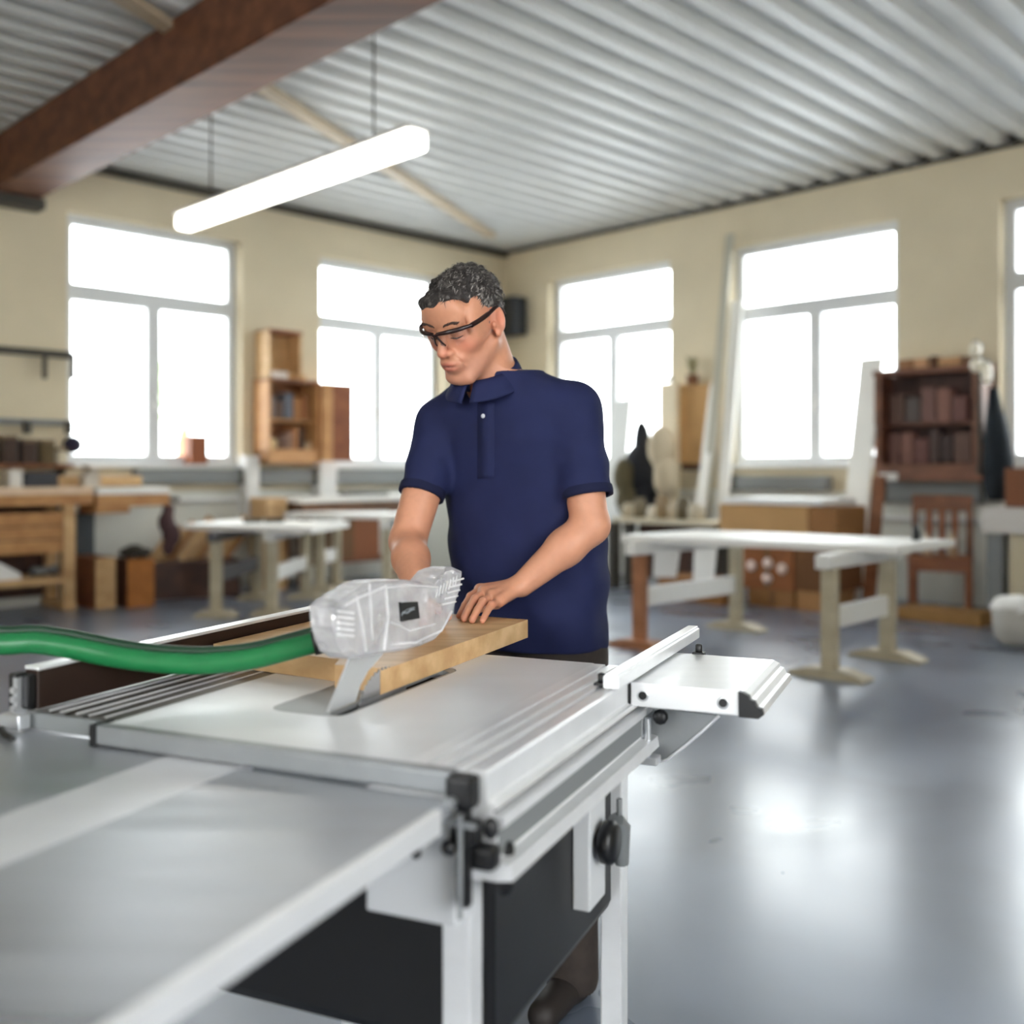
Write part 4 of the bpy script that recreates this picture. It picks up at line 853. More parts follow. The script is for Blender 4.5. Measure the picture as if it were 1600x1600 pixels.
for k in range(9):
    x = -.38+.095*k; f0_ = frame(p.x, p.y+.2, .5); a = f0_(x, -.12+.08*(k % 3), .20); L = .55+.10*((k*5) % 4); d = Vector((.42+.1*((k*3) % 3), .15, .62)).normalized()
    a = f0_(x, -.10+.09*(k % 3), .381); h = MB(); t = Vector((-d.z, 0, d.x)).normalized(); b = d.cross(t); 
    h.add([a+q1*t*.05+q2*b*.02+e*d*L for e in (0, .62) for q1 in (-1, 1) for q2 in (-1, 1)], [(0,1,3,2),(4,6,7,5),(0,4,5,1),(2,3,7,6),(0,2,6,4),(1,5,7,3)])
    offs.append(tag(build('offcut', h, [w_pale, wood('offcut_tan', (222, 186, 136), (200, 160, 110), .3, 9), w_beech][k % 3]), 'pale wooden offcut leaning on the dark bin behind the left trestle', 'offcut', 'offcuts leaning at the dark bin'))
# trestle tables
def lineseg(a, b, wd, ht, z0):                                                    # a bar from a to b
    d = (b-a); L = d.length; d = d/L; n_ = Vector((-d.y, d.x, 0)); return d, n_, L
def bar(mb, a, b, wd, z0, z1, bev=.006):
    a = Vector((a.x, a.y, 0)); b = Vector((b.x, b.y, 0)); d, n_, L = lineseg(a, b, wd, 0, 0); mb.box(0, L, -wd/2, wd/2, z0, z1, lambda x, y, z: a+x*d+y*n_+Vector((0, 0, z)), bev)
def trestle(pn, pf, hgt, mleg, mbar, label, group, legw=.10, footlen=.50, mnear=None, foot_dir=None):
    t = thing('trestle', label, 'trestle', (pn+pf)/2, group); d = (pf-pn).normalized(); fd = foot_dir or Vector((d.y, -d.x, 0))
    for i, q in enumerate((pn, pf)):
        mm = mnear if (mnear and i == 0) else mleg
        h = MB(); f = lambda x, y, z: q+x*fd+y*d+Vector((0, 0, z)); h.box(-legw/2, legw/2, -.035, .035, .04, hgt-.09, f, .008); L = build('leg', h, mm, t)
        h = MB(); poly = [(-footlen/2, 0), (footlen/2, 0), (footlen/2, .02), (.12, .06), (-.12, .06), (-footlen/2, .02)]; h.prism(poly, -.08, .08, lambda x, z, y: f(x, y, z)); build('foot', h, mm, t)
    h = MB(); e = d*.12; bar(h, pn-e, pf+e, .09, hgt-.09, hgt, .008); build('top_beam', h, mbar, t)
    h = MB(); bar(h, pn, pf, .04, .30, .44, .006); build('stretcher', h, mbar, t); return t
def slab(name, cs, z0, z1, m, label, cat, group=None):
    h = MB(); h.prism([(c.x, c.y) for c in cs], z0, z1, lambda x, y, z: Vector((x, y, z))); return tag(build(name, h, m), label, cat, group)
V2 = lambda x, y: Vector((x, y, 0))
w_legred = wood('reddish_leg', (172, 118, 82), (150, 98, 66), 1.57, 9)
HTr = .775
trestle(at_foot(1000, 1012), at_foot(1150, 983), HTr, w_trestle, w_white, 'pale trestle with one reddish leg under the left end of the right table', 'trestles of the right table', mnear=w_legred)
trestle(at_foot(1297, 1058), at_foot(1387, 1029), HTr, w_trestle, w_white, 'pale green grey trestle under the right end of the right table', 'trestles of the right table')
slab('table_board', [V2(.80, 7.55), V2(2.42, 6.42), V2(3.06, 7.06), V2(1.50, 8.25)], HTr+.001, HTr+.048, w_white, 'white board tabletop lying on the two trestles at right', 'tabletop', 'trestle tabletops')
Hs = .76
pa1, pa2 = at_foot(425, 962), at_foot(478, 936); pb1 = at_foot(338, 964); pb2 = pb1+(pa2-pa1)
trestle(pa1, pa2, Hs, w_trestle, w_white, 'pale trestle nearest the saw under the left table', 'trestles of the left tables', legw=.10, footlen=.36)
trestle(pb1, pb2, Hs, w_trestle, mat('trestle_dark', (92, 90, 92), .6), 'pale trestle beside the offcut bin under the left table', 'trestles of the left tables', legw=.10, footlen=.36)
slab('table_board', [V2(-3.02, 9.35), V2(-1.70, 8.72), V2(-1.55, 9.75), V2(-2.75, 10.45)], Hs+.001, Hs+.05, w_white, 'white board tabletop on the left pair of trestles near the offcuts', 'tabletop', 'trestle tabletops')
for px, dx, lb in ((395, 0, 'small dark tool lying on the left white tabletop'), (428, 0, 'second dark tool lying on the left white tabletop, nearer its right end')):
    q = G(px, 822, Hs+.05); q.y = 9.6; q.x = (px-800)/FPX*9.6; h = MB(); h.box(-.09, .09, -.04, .04, Hs+.052, Hs+.09, frame(q.x, q.y, .4), .012); tag(build('hand_tool', h, m_dark), lb, 'tool', 'tools on the left tabletop')
pc1 = at_foot(606, 934); pc2 = pc1+V2(.10, .42); pd1 = at_foot(500, 925); pd2 = pd1+(pc2-pc1)
trestle(pc1, pc2, .80, w_trestle, w_white, 'pale trestle partly hidden by the man right arm', 'trestles of the left tables', footlen=.34)
trestle(pd1, pd2, .80, w_trestle, w_white, 'pale trestle behind the left table in front of the brown bench', 'trestles of the left tables', footlen=.34)
slab('table_board', [pd1+V2(-.35, -.15), pc1+V2(.3, -.15), pc2+V2(.3, .08), pd2+V2(-.35, .08)], .801, .85, w_white, 'white board tabletop left of the man behind the saw hose', 'tabletop', 'trestle tabletops')
# bench by the left wall behind the man
q0, q1 = sA(470, .8)[0], sA(665, .8)[0]
bn = thing('low_bench', 'dark brown workbench with pale top by the wall left of the man', 'workbench', fA((q0+q1)/2, .5, 0))
zq = zA(540, 776, .8); h = MB(); h.box(q0, q1, .2, .8, zq-.06, zq, fA, .006); build('bench_top', h, w_white, bn)
h = MB(); h.box(q0-.05, q1+.05, .25, .78, zA(540, 800, .8), zq-.06, fA, .006); build('apron', h, wood('apron_brown', (128, 92, 66), (100, 70, 50), .785, 9), bn)
for px in (474, 648):
    for n_ in (.3, .72):
        a = sA(px, .7)[0]; h = MB(); h.box(a-.05, a+.05, n_-.05, n_+.05, 0, zA(540, 800, .8), fA, .006); build('leg', h, w_brown, bn)
h = MB(); h.box(q0-.1, q1+.1, .3, .72, .25, .29, fA); build('lower_shelf', h, w_brown, bn)
for px, cc, lb in ((565, (150, 92, 58), 'reddish brown box on the low shelf left of the man right arm'), (525, (120, 84, 52), 'brown box on the low shelf under the bench left of the man')):
    a = sA(px, .6)[0]; h = MB(); h.box(a-.19, a+.19, .34, .70, .291, .78, fA, .01); tag(build('storage_box', h, mat('sbox%d' % px, cc, .7)), lb, 'box', 'boxes under the bench by the wall')
h = MB(); a = sA(575, .6)[0]; h.box(a-.35, a+.25, .35, .55, zq+.001, zq+.05, fA, .01); tag(build('dark_bar', h, m_dark), 'dark bar lying on the bench behind the man right arm', 'bar')
h = MB(); a = sA(433, .6)[0]; h.box(a-.13, a+.13, .25, .6, 0, zA(452, 778, .7), fA, .01); tag(build('wood_stack', h, w_pale), 'pale upright wood stack at the left end of the brown bench', 'stack')
# tool cabinet on the left wall with open door
c0, c1 = sA(419, .32)[0], sA(500, .32)[0]; zc0, zc1 = zA(450, 724, .32), zA(450, 592, .32)
tc_ = thing('tool_cabinet', 'open wooden tool cabinet hanging between the two left windows', 'cabinet', fA((c0+c1)/2, .16, zc0))
w_cab = wood('cabinet_beech', (206, 156, 104), (186, 134, 84), 1.57, 8); w_cabi = wood('cabinet_inside', (150, 96, 52), (124, 76, 40), 1.57, 8)
h = MB(); h.box(c0, c1, .0, .02, zc0, zc1, fA); build('back_panel', h, w_cabi, tc_)
for (nm, a, b, z0, z1) in (('side_panel', c0, c0-.035 if False else c0-.035, zc0, zc1), ('side_panel', c1+.035, c1, zc0, zc1), ('base', c0, c1, zc0, zc0+.16), ('top_panel', c0, c1, zc1-.035, zc1), ('shelf', c0-.035, c1+.035, zc0+.48, zc0+.50)):
    h = MB(); h.box(a, b, .02, .32 if nm != 'shelf' else .26, z0, z1, fA, .004); build(nm, h, w_cab if nm != 'top_panel' else w_brown, tc_)
hinge = fA(c1, .32, 0); end = W(544, 700, 12.05); end = V2(end.x, end.y); hinge = V2(hinge.x, hinge.y)
dd = (end-hinge).normalized(); hinge2 = hinge+dd*.01; h = MB(); bar(h, hinge2, hinge+dd*.42, .03, zc0+.03, zc1-.02, .004); dr_ = build('door', h, w_red, tc_)
h = MB(); bar(h, hinge2-V2(dd.y, -dd.x)*.03*0+dd*.0, hinge+dd*.14, .09, zc0+.03, zc1-.02, .004); build('door_stile', h, w_cab, dr_)
tls = [(418, 630, .05, .26, (120, 104, 96)), (432, 618, .05, .20, (86, 60, 44)), (452, 618, .06, .3, (96, 98, 108)), (466, 632, .05, .26, (168, 112, 60)), (482, 628, .05, .3, (140, 86, 44)), (425, 668, .09, .12, (206, 178, 130)), (430, 700, .08, .16, (92, 62, 44)), (446, 690, .06, .2, (150, 118, 100)), (470, 676, .05, .26, (178, 122, 76)), (484, 680, .06, .24, (76, 52, 36)), (458, 704, .06, .09, (214, 186, 148))]
nmw = ['grey hand plane', 'dark chisel case', 'blue grey metal can', 'tan wooden mallet', 'brown wooden block', 'pale wooden block', 'dark brown box', 'pinkish grey tin', 'light brown rail', 'nearly black box', 'small cream scrap']
cur = [c0-.045, c0-.045]
for (px, py, w_, h_, cc), nm in zip(tls, nmw):
    row_ = 0 if py < 650 else 1; w_ = w_ if row_ == 0 else w_*.68; a = cur[row_]-w_; cur[row_] -= 2*w_+.008
    zb = (zc0+.501, zc0+.161)[row_]
    h = MB(); h.box(a-w_, a+w_, .04, .24, zb, zb+h_, fA, .02); tag(build('cabinet_tool', h, mat('ct_'+nm.replace(' ', '_'), cc, .6)), nm+' standing inside the open tool cabinet', 'tool', 'tools inside the open cabinet')
# box above the cabinet
d0, d1 = sA(420, .3)[0], sA(472, .3)[0]; t = thing('wall_box', 'shallow open beech box on top of the open tool cabinet', 'box', fA((d0+d1)/2, .15, zc1))
zt_ = zA(436, 515, .3)
h = MB(); h.box(d0, d1, .01, .03, zc1+.001, zt_, fA); build('back_panel', h, wood('box_back', (214, 176, 126), (198, 158, 108), 1.57, 8), t)
for a, b in ((d0-.03, d0), (d1, d1+.03)): h = MB(); h.box(a, b, .03, .30, zc1+.001, zt_, fA, .004); build('side_panel', h, w_pale, t)
h = MB(); h.box(d0, d1, .01, .32, zt_-.035, zt_, fA, .004); build('top_panel', h, w_red, t)
for px, w_, h_, cc, lb in ((420, .04, .06, (48, 46, 44), 'small black knob shaped tool in the beech box'), (434, .12, .09, (226, 216, 206), 'white paper bundle in the beech box'), (462, .12, .07, (200, 156, 104), 'tan wood scrap in the beech box')):
    a = sA(px, .2)[0]; h = MB(); h.box(a-w_, a+w_, .06, .24, zc1+.002, zc1+h_, fA, .015); tag(build('box_item', h, mat('bi%d' % px, cc, .7)), lb, 'item')
# ------------------------------------------------------------------ right side
# dark wall cabinet
e0, e1 = sB(1366, .30)[0], sB(1534, .30)[0]; ze0, ze1 = zB(1450, 752, .30), zB(1450, 582, .30)
w_cd = wood('cabinet_reddark', (128, 84, 62), (100, 64, 48), -.785, 8); w_ci = mat('cabinet_dark_inside', (86, 64, 58), .7, rgb2=(60, 42, 38), vscale=6)
kc = thing('display_cabinet', 'dark wooden cabinet on the right wall with brown contents', 'cabinet', fB((e0+e1)/2, .15, ze0))
h = MB(); h.box(e0, e1, .0, .02, ze0, ze1, fB); build('back_panel', h, w_ci, kc)
for nm, a, b, z0, z1 in (('side_panel', e0, e0+.07, ze0, ze1), ('side_panel', e1-.09, e1, ze0, ze1), ('base', e0+.07, e1-.09, ze0, ze0+.17), ('top_panel', e0-.02, e1+.02, ze1, ze1+.05)):
    h = MB(); h.box(a, b, .02, .30, z0, z1, fB, .005); build(nm, h, w_cd, kc)
h = MB(); h.box(e0+.07, e1-.09, .02, .22, ze0+.55, ze0+.57, fB); build('shelf', h, w_cd, kc)
rr = random.Random(3); cols = [(112, 78, 70), (92, 66, 56), (70, 52, 48), (128, 88, 76), (84, 74, 70), (60, 44, 42), (104, 66, 60)]
wl = ['tall', 'narrow', 'wide', 'slim', 'squat', 'plain', 'dull']; cn_ = ['rose brown', 'umber', 'dark umber', 'pinkish brown', 'grey brown', 'near black', 'red brown']
for row, zb in ((0, ze0+.171), (1, ze0+.571)):
    x = e0+.10; k = 0
    while x < e1-.22 and k < 7:
        w_ = .09+.08*rr.random(); h_ = (.24+.12*rr.random()); h = MB(); h.box(x, x+w_, .05, .20, zb, zb+h_, fB, .015)
        tag(build('cabinet_jar', h, mat('cj%d' % ((k*3+row) % 7), cols[(k*3+row) % 7], .6)), 'brownish container on the %s shelf of the dark cabinet, %s from the left' % (('lower', 'upper')[row], ('first', 'second', 'third', 'fourth', 'fifth', 'sixth', 'seventh')[k]), 'container', 'containers in the dark cabinet'); x += w_+.015; k += 1
wbox('paper_note', 'B', 1374, 1402, 739, 751, .30, .31, m_paper, 'white paper note stuck below the dark cabinet', 'note', bev=0)
for k, (x0, x1, y0, cc, lb) in enumerate(((1402, 1424, 562, (150, 106, 70), 'brown wooden block at the left end of the cabinet top'), (1427, 1449, 560, (196, 150, 110), 'tan wooden block second from left on the cabinet top'), (1453, 1462, 556, (92, 56, 32), 'thin dark wooden block on the cabinet top'), (1465, 1500, 558, (186, 142, 98), 'wide light brown block on the cabinet top'), (1503, 1516, 556, (112, 74, 48), 'dark brown block at the right end of the cabinet top'))):
    a, b = sB(x0, .26)[0], sB(x1, .26)[0]; h = MB(); h.box(a, b, .05, .26, ze1+.051, zB((x0+x1)/2, y0, .26), fB, .01); tag(build('timber_block', h, mat('tb%d' % k, cc, .7, var=.1)), lb, 'block', 'blocks on the dark cabinet')
# three lamp heads on a stand beside the cabinet
ls = thing('clamp_lamp', 'lamp with three small white heads fixed beside the dark cabinet', 'lamp', fB(sB(1530, .42)[0], .42, 1.30))
a = sB(1530, .42)[0]; h = MB(); h.cyl(fB(a, .42, 1.29), fB(a, .42, zB(1530, 552, .42)), .016, 10); build('pole', h, m_dark, ls)
h = MB(); h.box(a-.02, a+.02, .0, .44, 1.27, 1.30, fB, .004); build('wall_bracket', h, m_dark, ls)
for (px, py, rx_, rz_) in ((1524, 546, .05, .07), (1526, 571, .06, .065), (1541, 584, .045, .11)):
    c = W(px, py, sB(px, .45)[1]); h = MB(); h.blob(c, (rx_, rx_, rz_), 3); hd = build('lamp_head', h, mat('lamp_cream', (244, 236, 216), .4), ls)
    h = MB(); h.blob(c+Vector((.03, .05, .015)), (rx_*1.15, rx_*.8, rz_*1.15), 2); build('lamp_shell', h, m_dark, hd)
# jacket on a hook
h = MB(); jx = [(1552, 606, .04), (1554, 640, .07), (1558, 680, .11), (1560, 720, .13), (1559, 755, .12), (1558, 782, .09)]
pts = [W(px, py, sB(px, .25)[1]) for px, py, _ in jx]; h.tube(pts, [r for _, _, r in jx], 16)
for k, (px, py) in enumerate(((1562, 690), (1568, 725))): c = W(px, py, sB(px, .25)[1]); h.blob(c, (.08, .08, .26), 2, .08)
jk = tag(build('jacket', h, mat('jacket_dark', (22, 32, 40), .85, var=.2)), 'dark jacket hanging beside the window at the right edge', 'jacket')
# leaning boards left of the cabinet and tall pole
def lean(name, px0, py0, px1, py1, Y0, Y1, wd, th_, m, label, cat, group=None):
    a, b = W(px0, py0, Y0), W(px1, py1, Y1); d = (b-a).normalized(); t = Vector((r2, -r2, 0)); t = (t-d*(t @ d)).normalized(); n_ = d.cross(t); h = MB()
    h.add([q+i*t*wd/2+j*n_*th_/2 for q in (a, b) for i in (-1, 1) for j in (-1, 1)], [(0,1,3,2),(4,6,7,5),(0,4,5,1),(2,3,7,6),(0,2,6,4),(1,5,7,3)])
    return tag(build(name, h, m), label, cat, group)
YB = lambda px, n: sB(px, n)[1]
def leanw(name, pxb, pxt, pyt, wd, m, label, cat, group=None, th_=.03, nb=.75, nt_=.10):      # foot on the floor, head at the wall
    Yb = YB(pxb, nb); Yt = YB(pxt, nt_); return lean(name, pxb, HOR+(CAMH-.012)*FPX/Yb, pxt, pyt, Yb, Yt, wd, th_, m, label, cat, group)
leanw('leaning_board', 1322, 1362, 560, .24, w_white, 'broad white board leaning on the wall left of the dark cabinet', 'board', 'boards leaning on the right wall')
leanw('leaning_board', 1356, 1374, 745, .13, w_brown, 'narrow brown board leaning below the dark cabinet', 'board', 'boards leaning on the right wall', nb=1.0, nt_=.32)
leanw('pole', 1092, 1141, 366, .10, mat('pole_grey', (176, 172, 156), .6), 'tall grey green pole leaning beside the second window from the right', 'pole', 'poles leaning on the right wall')
leanw('pole', 1120, 1152, 470, .14, w_white, 'white pole leaning right of the tall grey green one', 'pole', 'poles leaning on the right wall')
leanw('pole', 1080, 1117, 600, .12, w_white, 'white strip leaning in front of the tall cardboard panel', 'pole', 'poles leaning on the right wall', nb=.9, nt_=.3)
leanw('leaning_board', 948, 974, 625, .26, mat('board_greywhite', (216, 218, 216), .6), 'grey white board leaning just right of the man elbow', 'board', 'boards leaning on the right wall')
# upright panels and odds and ends between the windows
wbox('upright_panel', 'B', 1030, 1056, 598, 985, .22, .30, mat('cream_panel', (226, 212, 184), .7), 'cream upright panel standing between the windows', 'panel', 'panels standing between the windows'); 
o = wbox('cardboard_case', 'B', 1058, 1110, 600, 725, .06, .16, m_card, 'tall brown cardboard box fixed on the wall between the windows', 'box')
wbox('panel_ledge', 'B', 1064, 1100, 725, 735, .0, .2, w_dark, 'dark ledge under the brown cardboard box on the wall', 'ledge')
zt_ = zB(1085, 600, .16)
pl_ = thing('potted_plant', 'small dry plant on top of the brown cardboard box', 'plant', fB(sB(1082, .11)[0], .11, zt_))
h = MB(); h.lathe(fB(sB(1082, .11)[0], .11, zt_+.001), [(.06, 0), (.08, .11), (.07, .11), (.065, .10)], 14); build('pot', h, mat('pot_brown', (120, 78, 50), .7), pl_)
h = MB(); c = fB(sB(1082, .11)[0], .11, zt_+.1)
for k in range(34):
    an = k*2.4; r = .02+.07*rr.random(); e = c+Vector((r*math.cos(an), r*math.sin(an), .10+.14*rr.random())); h.tube([c, (c+e)/2+Vector((0, 0, .04)), e], [.005, .012, .002], 5)
build('leaves', h, mat('dry_leaf', (150, 142, 106), .8), pl_)
h = MB(); c = fB(sB(1041, .26)[0], .26, zB(1041, 598, .3)); h.tube([c+Vector((.06*math.cos(k*.7), .06*math.sin(k*.7), .03+.012*k % .06)) for k in range(12)], .016, 8); tag(build('rope_coil', h, mat('rope_grey', (120, 116, 104), .8)), 'small grey rope coil on top of the cream panel', 'rope')
h = MB()
for (px, py, ry, rz_) in ((1003, 690, .10, .26), (1000, 735, .20, .34), (1008, 775, .17, .2)): h.blob(W(px, py, YB(px, .35)), (ry, ry*.8, rz_), 3, .05)
tag(build('work_coat', h, mat('coat_black', (36, 38, 44), .9)), 'black work coat hanging just right of the man', 'coat')
h = MB()
for (px, py, ry, rz_) in ((974, 745, .12, .22), (978, 780, .12, .2)): h.blob(W(px, py, YB(px, .62)), (ry, ry*.8, rz_), 3, .06)
tag(build('olive_bag', h, mat('olive_cloth', (96, 88, 66), .9)), 'olive cloth bag hanging beside the man left elbow', 'bag')
h = MB()
for (px, py, ry, rz_) in ((1032, 700, .15, .25), (1040, 745, .14, .25)): h.blob(W(px, py, YB(px, .45)), (ry, ry*.7, rz_), 3, .05)
tag(build('apron', h, mat('apron_beige', (204, 190, 164), .9)), 'beige apron hanging between the black coat and the cardboard panel', 'apron')
q0, q1 = sB(955, 1.3)[0], sB(1120, 1.3)[0]; ws = thing('side_bench', 'cream side bench with clutter behind the right trestle table', 'bench', fB((q0+q1)/2, 1.1, 0))
zz2 = zB(1030, 812, 1.3); h = MB(); h.box(q0, q1, .88, 1.3, zz2-.05, zz2, fB, .006); build('bench_top', h, mat('bench_cream', (206, 196, 172), .6), ws)
for px in (962, 1112):
    a = sB(px, 1.2)[0]
    for n_ in (.95, 1.23): h = MB(); h.box(a-.05, a+.05, n_-.05, n_+.05, 0, zz2-.05, fB); build('leg', h, m_dark, ws)
h = MB(); h.box(q0+.1, q1-.1, .9, .93, .1, zz2-.05, fB); build('back_panel', h, w_dark, ws)
cl = [(985, .09, .16, (190, 176, 150), 'beige tin'), (1000, .07, .22, (120, 108, 84), 'olive tin'), (1020, .06, .14, (226, 218, 202), 'white jar'), (1036, .08, .26, (150, 128, 96), 'brown jar'), (1052, .06, .18, (210, 196, 170), 'cream can'), (1068, .07, .24, (96, 84, 60), 'dark olive can'), (1088, .09, .17, (188, 178, 158), 'pale grey box')]
for px, w_, h_, cc, nm in cl:
    a = sB(px, 1.08)[0]; h = MB(); h.lathe(fB(a, 1.08, zz2+.001), [(w_, 0), (w_, h_*.8), (w_*.7, h_*.86), (w_*.7, h_)], 14); tag(build('tin', h, mat('tin%d' % px, cc, .6)), nm+' on the cream bench behind the right trestle table', 'tin', 'tins on the cream side bench')
# cardboard boxes
def boxat(name, px0, px1, py0, py1, n1, depth, m, label, cat='box', group='cardboard boxes by the right wall', tape=True, lift=None):
    a, b = sB(px0, n1)[0], sB(px1, n1)[0]; pm = (px0+px1)/2; z0 = zB(pm, py1, n1) if lift is None else lift; z1 = zB(pm, py0, n1)
    t = thing(name, label, cat, fB((a+b)/2, n1-depth/2, z0), group); h = MB(); h.box(a, b, n1-depth, n1, z0, z1, fB, .008); build('carton', h, m, t)
    if tape: h = MB(); mp = a+(b-a)*.55; h.box(mp-.03, mp+.03, n1-depth-.001, n1+.002, z0+.01, z1+.002, fB); build('packing_tape', h, mat('tape_brown', (120, 82, 44), .4), t)
    return z0, z1, a, b
NBX = 1.5
z0a, z1a, a, b = boxat('cardboard_box', 1168, 1240, 922, 982, NBX, .6, m_card2, 'lower left cardboard box of the stack behind the right table', lift=0.0)
boxat('cardboard_box', 1244, 1288, 925, 982, NBX, .6, mat('cardb_tan', (164, 118, 72), .8, var=.08), 'narrow cardboard box at the bottom right of the stack', lift=0.0, tape=False)
z0b, z1b, a, b = boxat('cardboard_box', 1150, 1240, 852, 921, NBX, .6, mat('cardb_red', (146, 88, 48), .8, var=.1), 'cardboard box with four white round stickers in the middle of the stack', lift=z1a+.002)
par = [o for o in bpy.data.objects if o.name.startswith('cardboard_box') and o.get('label', '').startswith('cardboard box with four')][0]
for px, py in ((1174, 884), (1200, 880), (1222, 889), (1199, 904)):
    c = fB(sB(px, NBX)[0], NBX+.001, zB(px, py, NBX)); h = MB(); h.lathe(c, [(.052, 0), (.052, .003)], 16, tuple(fB(0, 1, 0)-fB(0, 0, 0))); build('round_sticker', h, mat('sticker_pinkwhite', (236, 214, 202), .7), par)
boxat('cardboard_box', 1242, 1300, 856, 922, NBX, .6, m_carddk, 'dark brown cardboard box right of the one with stickers', lift=max(z1a, zB(1266, 925, NBX))+.004, tape=False)
zt2 = zB(1200, 851, NBX)
z0c, z1c, a, b = boxat('cardboard_box', 1124, 1262, 789, 829, NBX-.1, .7, m_card, 'long light brown cardboard box on top of the stack', lift=z1b+.003, tape=False)
boxat('cardboard_box', 1264, 1306, 792, 829, NBX-.1, .6, m_card2, 'small cardboard box at the right end of the top row', lift=z1b+.003, tape=False)
wbox('foam_sheet', 'B', 1130, 1284, 778, 788, NBX-.75, NBX-.08, m_white, 'white foam sheet lying on the topmost cardboard boxes', 'sheet')
bpy.data.objects['foam_sheet'].location.z = z1c+.004
boxat('cardboard_box', 1028, 1128, 903, 946, 1.75, .4, m_card2, 'low cardboard box under the left part of the right table', lift=0.0)
for x0, x1, y0, y1, lb in ((1022, 1062, 853, 902, 'white sheet of paper hanging under the right table at left'), (1085, 1120, 850, 910, 'white sheet of paper hanging under the right table near the second leg')):
    p = [W(x0, y0, 8.6), W(x1, y0, 8.45), W(x1-6, y1, 8.5), W(x0-2, y1, 8.65)]; h = MB(); h.add(p+[q+Vector((.01, .02, 0)) for q in p], [(0,1,2,3),(4,5,6,7),(0,1,5,4),(1,2,6,5),(2,3,7,6),(3,0,4,7)]); tag(build('hanging_sheet', h, m_paper), lb, 'sheet', 'white sheets under the right table')
# chair, long box, side counter at right
p = at_foot(1470, 957); cf = frame(p.x, p.y, -.45); chr_ = thing('wooden_chair', 'reddish brown wooden chair beside the right end of the trestle table', 'chair', p)
SZ = .52; w_ch = wood('chair_wood', (150, 92, 58), (124, 72, 44), 1.57, 9)
h = MB(); h.box(-.27, .27, -.24, .24, SZ-.04, SZ, cf, .012); build('seat', h, w_ch, chr_)
h = MB(); h.box(-.25, .25, -.22, -.19, SZ-.13, SZ-.04, cf, .004); build('seat_rail', h, w_ch, chr_)
for x in (-.235, .235):
    h = MB(); h.box(x-.028, x+.028, -.235, -.185, 0, SZ-.04, cf, .005); build('leg', h, w_ch, chr_); h = MB(); h.box(x-.028, x+.028, .185, .235, 0, SZ-.04, cf, .005); build('leg', h, w_ch, chr_)
    h = MB(); h.box(x-.026, x+.026, .19, .235, SZ, 1.06, cf, .006); build('back_post', h, w_brown, chr_)
h = MB(); h.box(-.26, .26, .195, .23, .92, 1.07, cf, .01); build('top_rail', h, w_brown, chr_)
for x in (-.11, 0, .11): h = MB(); h.box(x-.03, x+.03, .20, .225, SZ, .92, cf, .004); build('back_slat', h, w_red, chr_)
q = p+Vector((-.16, .02, 0)); h = MB(); h.lathe(cf(-.12, .02, SZ+.001), [(.035, 0), (.035, .12), (.014, .16), (.014, .20)], 12); tag(build('bottle', h, mat('cream_bottle', (226, 206, 176), .4)), 'cream bottle standing on the seat of the wooden chair', 'bottle', 'bottles on the wooden chair')
h = MB(); h.lathe(cf(.10, -.04, SZ+.001), [(.03, 0), (.03, .14), (.012, .19), (.012, .22)], 12); tag(build('bottle', h, mat('tan_bottle', (206, 178, 140), .4)), 'tan bottle on the right half of the wooden chair seat', 'bottle', 'bottles on the wooden chair')
q = W(1433, 842, 7.0); h = MB(); h.lathe(V2(2.755, 6.98)+Vector((0, 0, HTr+.049)), [(.028, 0), (.028, .06), (.02, .08), (.012, .11)], 12); tag(build('glue_bottle', h, m_black), 'small black bottle at the far right end of the white tabletop', 'bottle')
boxat('long_box', 1402, 1532, 953, 1001, NBX-.1, .28, mat('long_card', (156, 116, 66), .8, var=.08), 'long low cardboard box on the floor in front of the wooden chair', group=None, tape=False, lift=0.0)
bpy.data.objects['long_box'].location += Vector((-.25, -.25, 0)) if False else Vector((0, 0, 0))
g0, g1 = sB(1532, 1.0)[0], sB(1532, 1.0)[0]+2.0; sc_ = thing('side_counter', 'pale counter with white top at the right edge', 'counter', fB((g0+g1)/2, .5, 0))
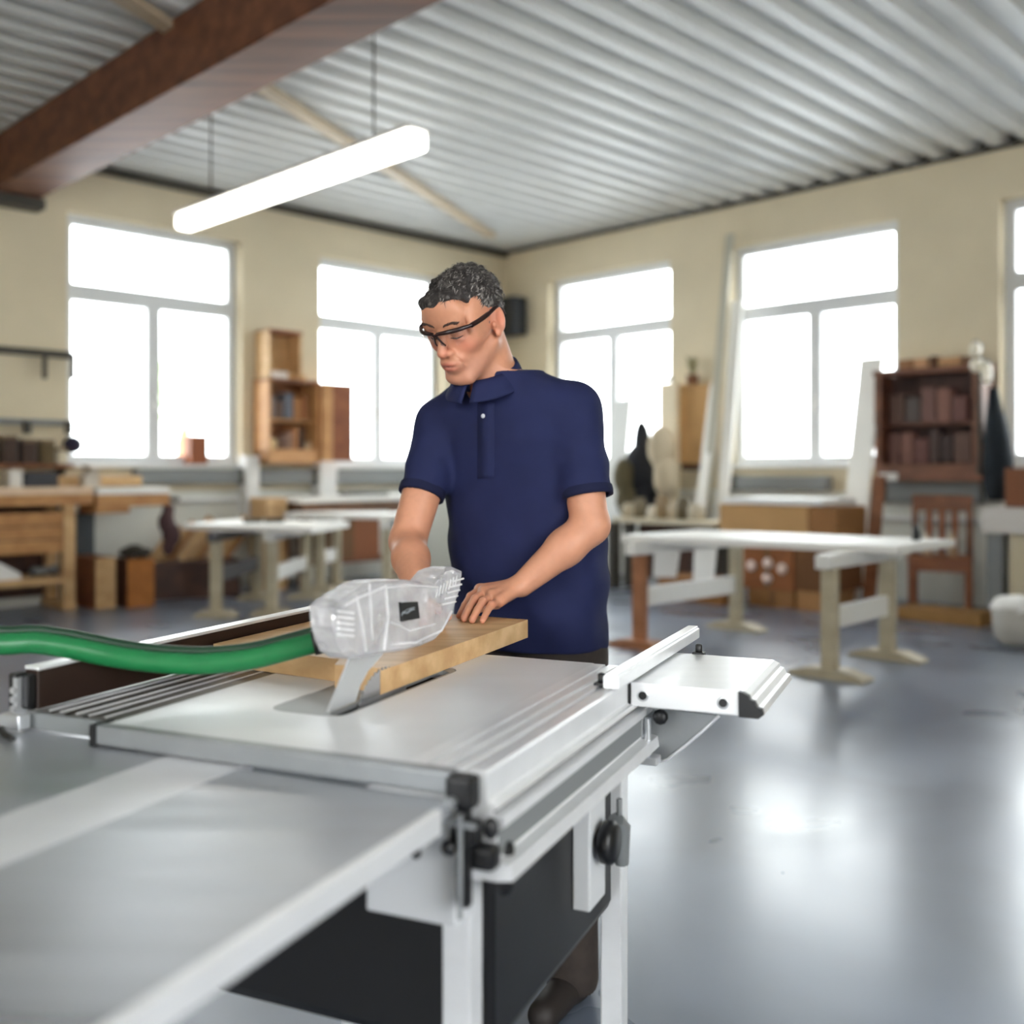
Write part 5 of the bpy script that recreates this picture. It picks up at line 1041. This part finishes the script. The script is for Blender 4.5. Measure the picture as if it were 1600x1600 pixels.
h = MB(); h.box(g0, g1, .1, 1.0, zB(1570, 834, 1.0), zB(1570, 794, 1.0), fB, .008); build('counter_top', h, mat('counter_greywhite', (206, 200, 194), .6), sc_)
h = MB(); h.box(g0+.22, g1, .15, .95, 0.001, zB(1570, 834, 1.0), fB, .006); build('cabinet_body', h, mat('cream_cabinet', (196, 184, 156), .7), sc_)
h = MB(); h.box(g0+.03, g0+.16, .8, .95, 0.001, zB(1570, 834, 1.0), fB, .006); build('leg', h, m_grey, sc_)
zk = zB(1570, 794, 1.0); h = MB(); a = sB(1576, .7)[0]; h.box(a, a+1.2, .3, .8, zk+.001, zk+.34, fB, .012); tag(build('storage_box', h, mat('brown_case', (122, 72, 42), .6)), 'brown box on the pale counter at the right edge', 'box')
p = at_foot(1592, 1008); wbn2 = thing('waste_bag', 'crumpled white bin bag in a bin at the right edge', 'bag', p)
h = MB(); h.lathe(p, [(.12, 0.001), (.17, .05), (.19, .28), (.175, .29)], 18); build('bin_body', h, mat('bin_grey', (176, 172, 164), .6), wbn2)
h = MB(); h.blob(p+Vector((0, 0, .28)), (.19, .19, .09), 3, .10); build('bag_top', h, m_paper, wbn2)
# tree outside the left window
def tree(cx, cy, hgt, label):
    t = thing('tree', label, 'tree', Vector((cx, cy, 0)), 'trees outside the left window'); h = MB(); h.tube([Vector((cx, cy, 0)), Vector((cx, cy, hgt*.45)), Vector((cx+.2, cy, hgt*.7))], [.2, .15, .06], 10); build('trunk', h, w_brown, t)
    h = MB()
    for k in range(420):
        a = rr.random()*6.28; e = rr.random()*1.6-.6; r = hgt*.28*(.5+.5*rr.random()); c = Vector((cx+r*math.cos(a)*math.cos(e), cy+r*math.sin(a)*math.cos(e), hgt*.68+r*math.sin(e)*1.05)); s = .10+.08*rr.random()
        t1 = Vector((rr.random()-.5, rr.random()-.5, rr.random()-.5)).normalized(); t2 = t1.orthogonal().normalized(); h.add([c-t1*s, c+t2*s*.6, c+t1*s, c-t2*s*.6], [(0,1,2,3)])
    build('crown', h, mat('leaf_pale', (176, 200, 150), .7), t, fixn=False)
tree(-8.2, 25.5, 4.4, 'pale green tree outside the left window, seen low through its right pane')
#@@END
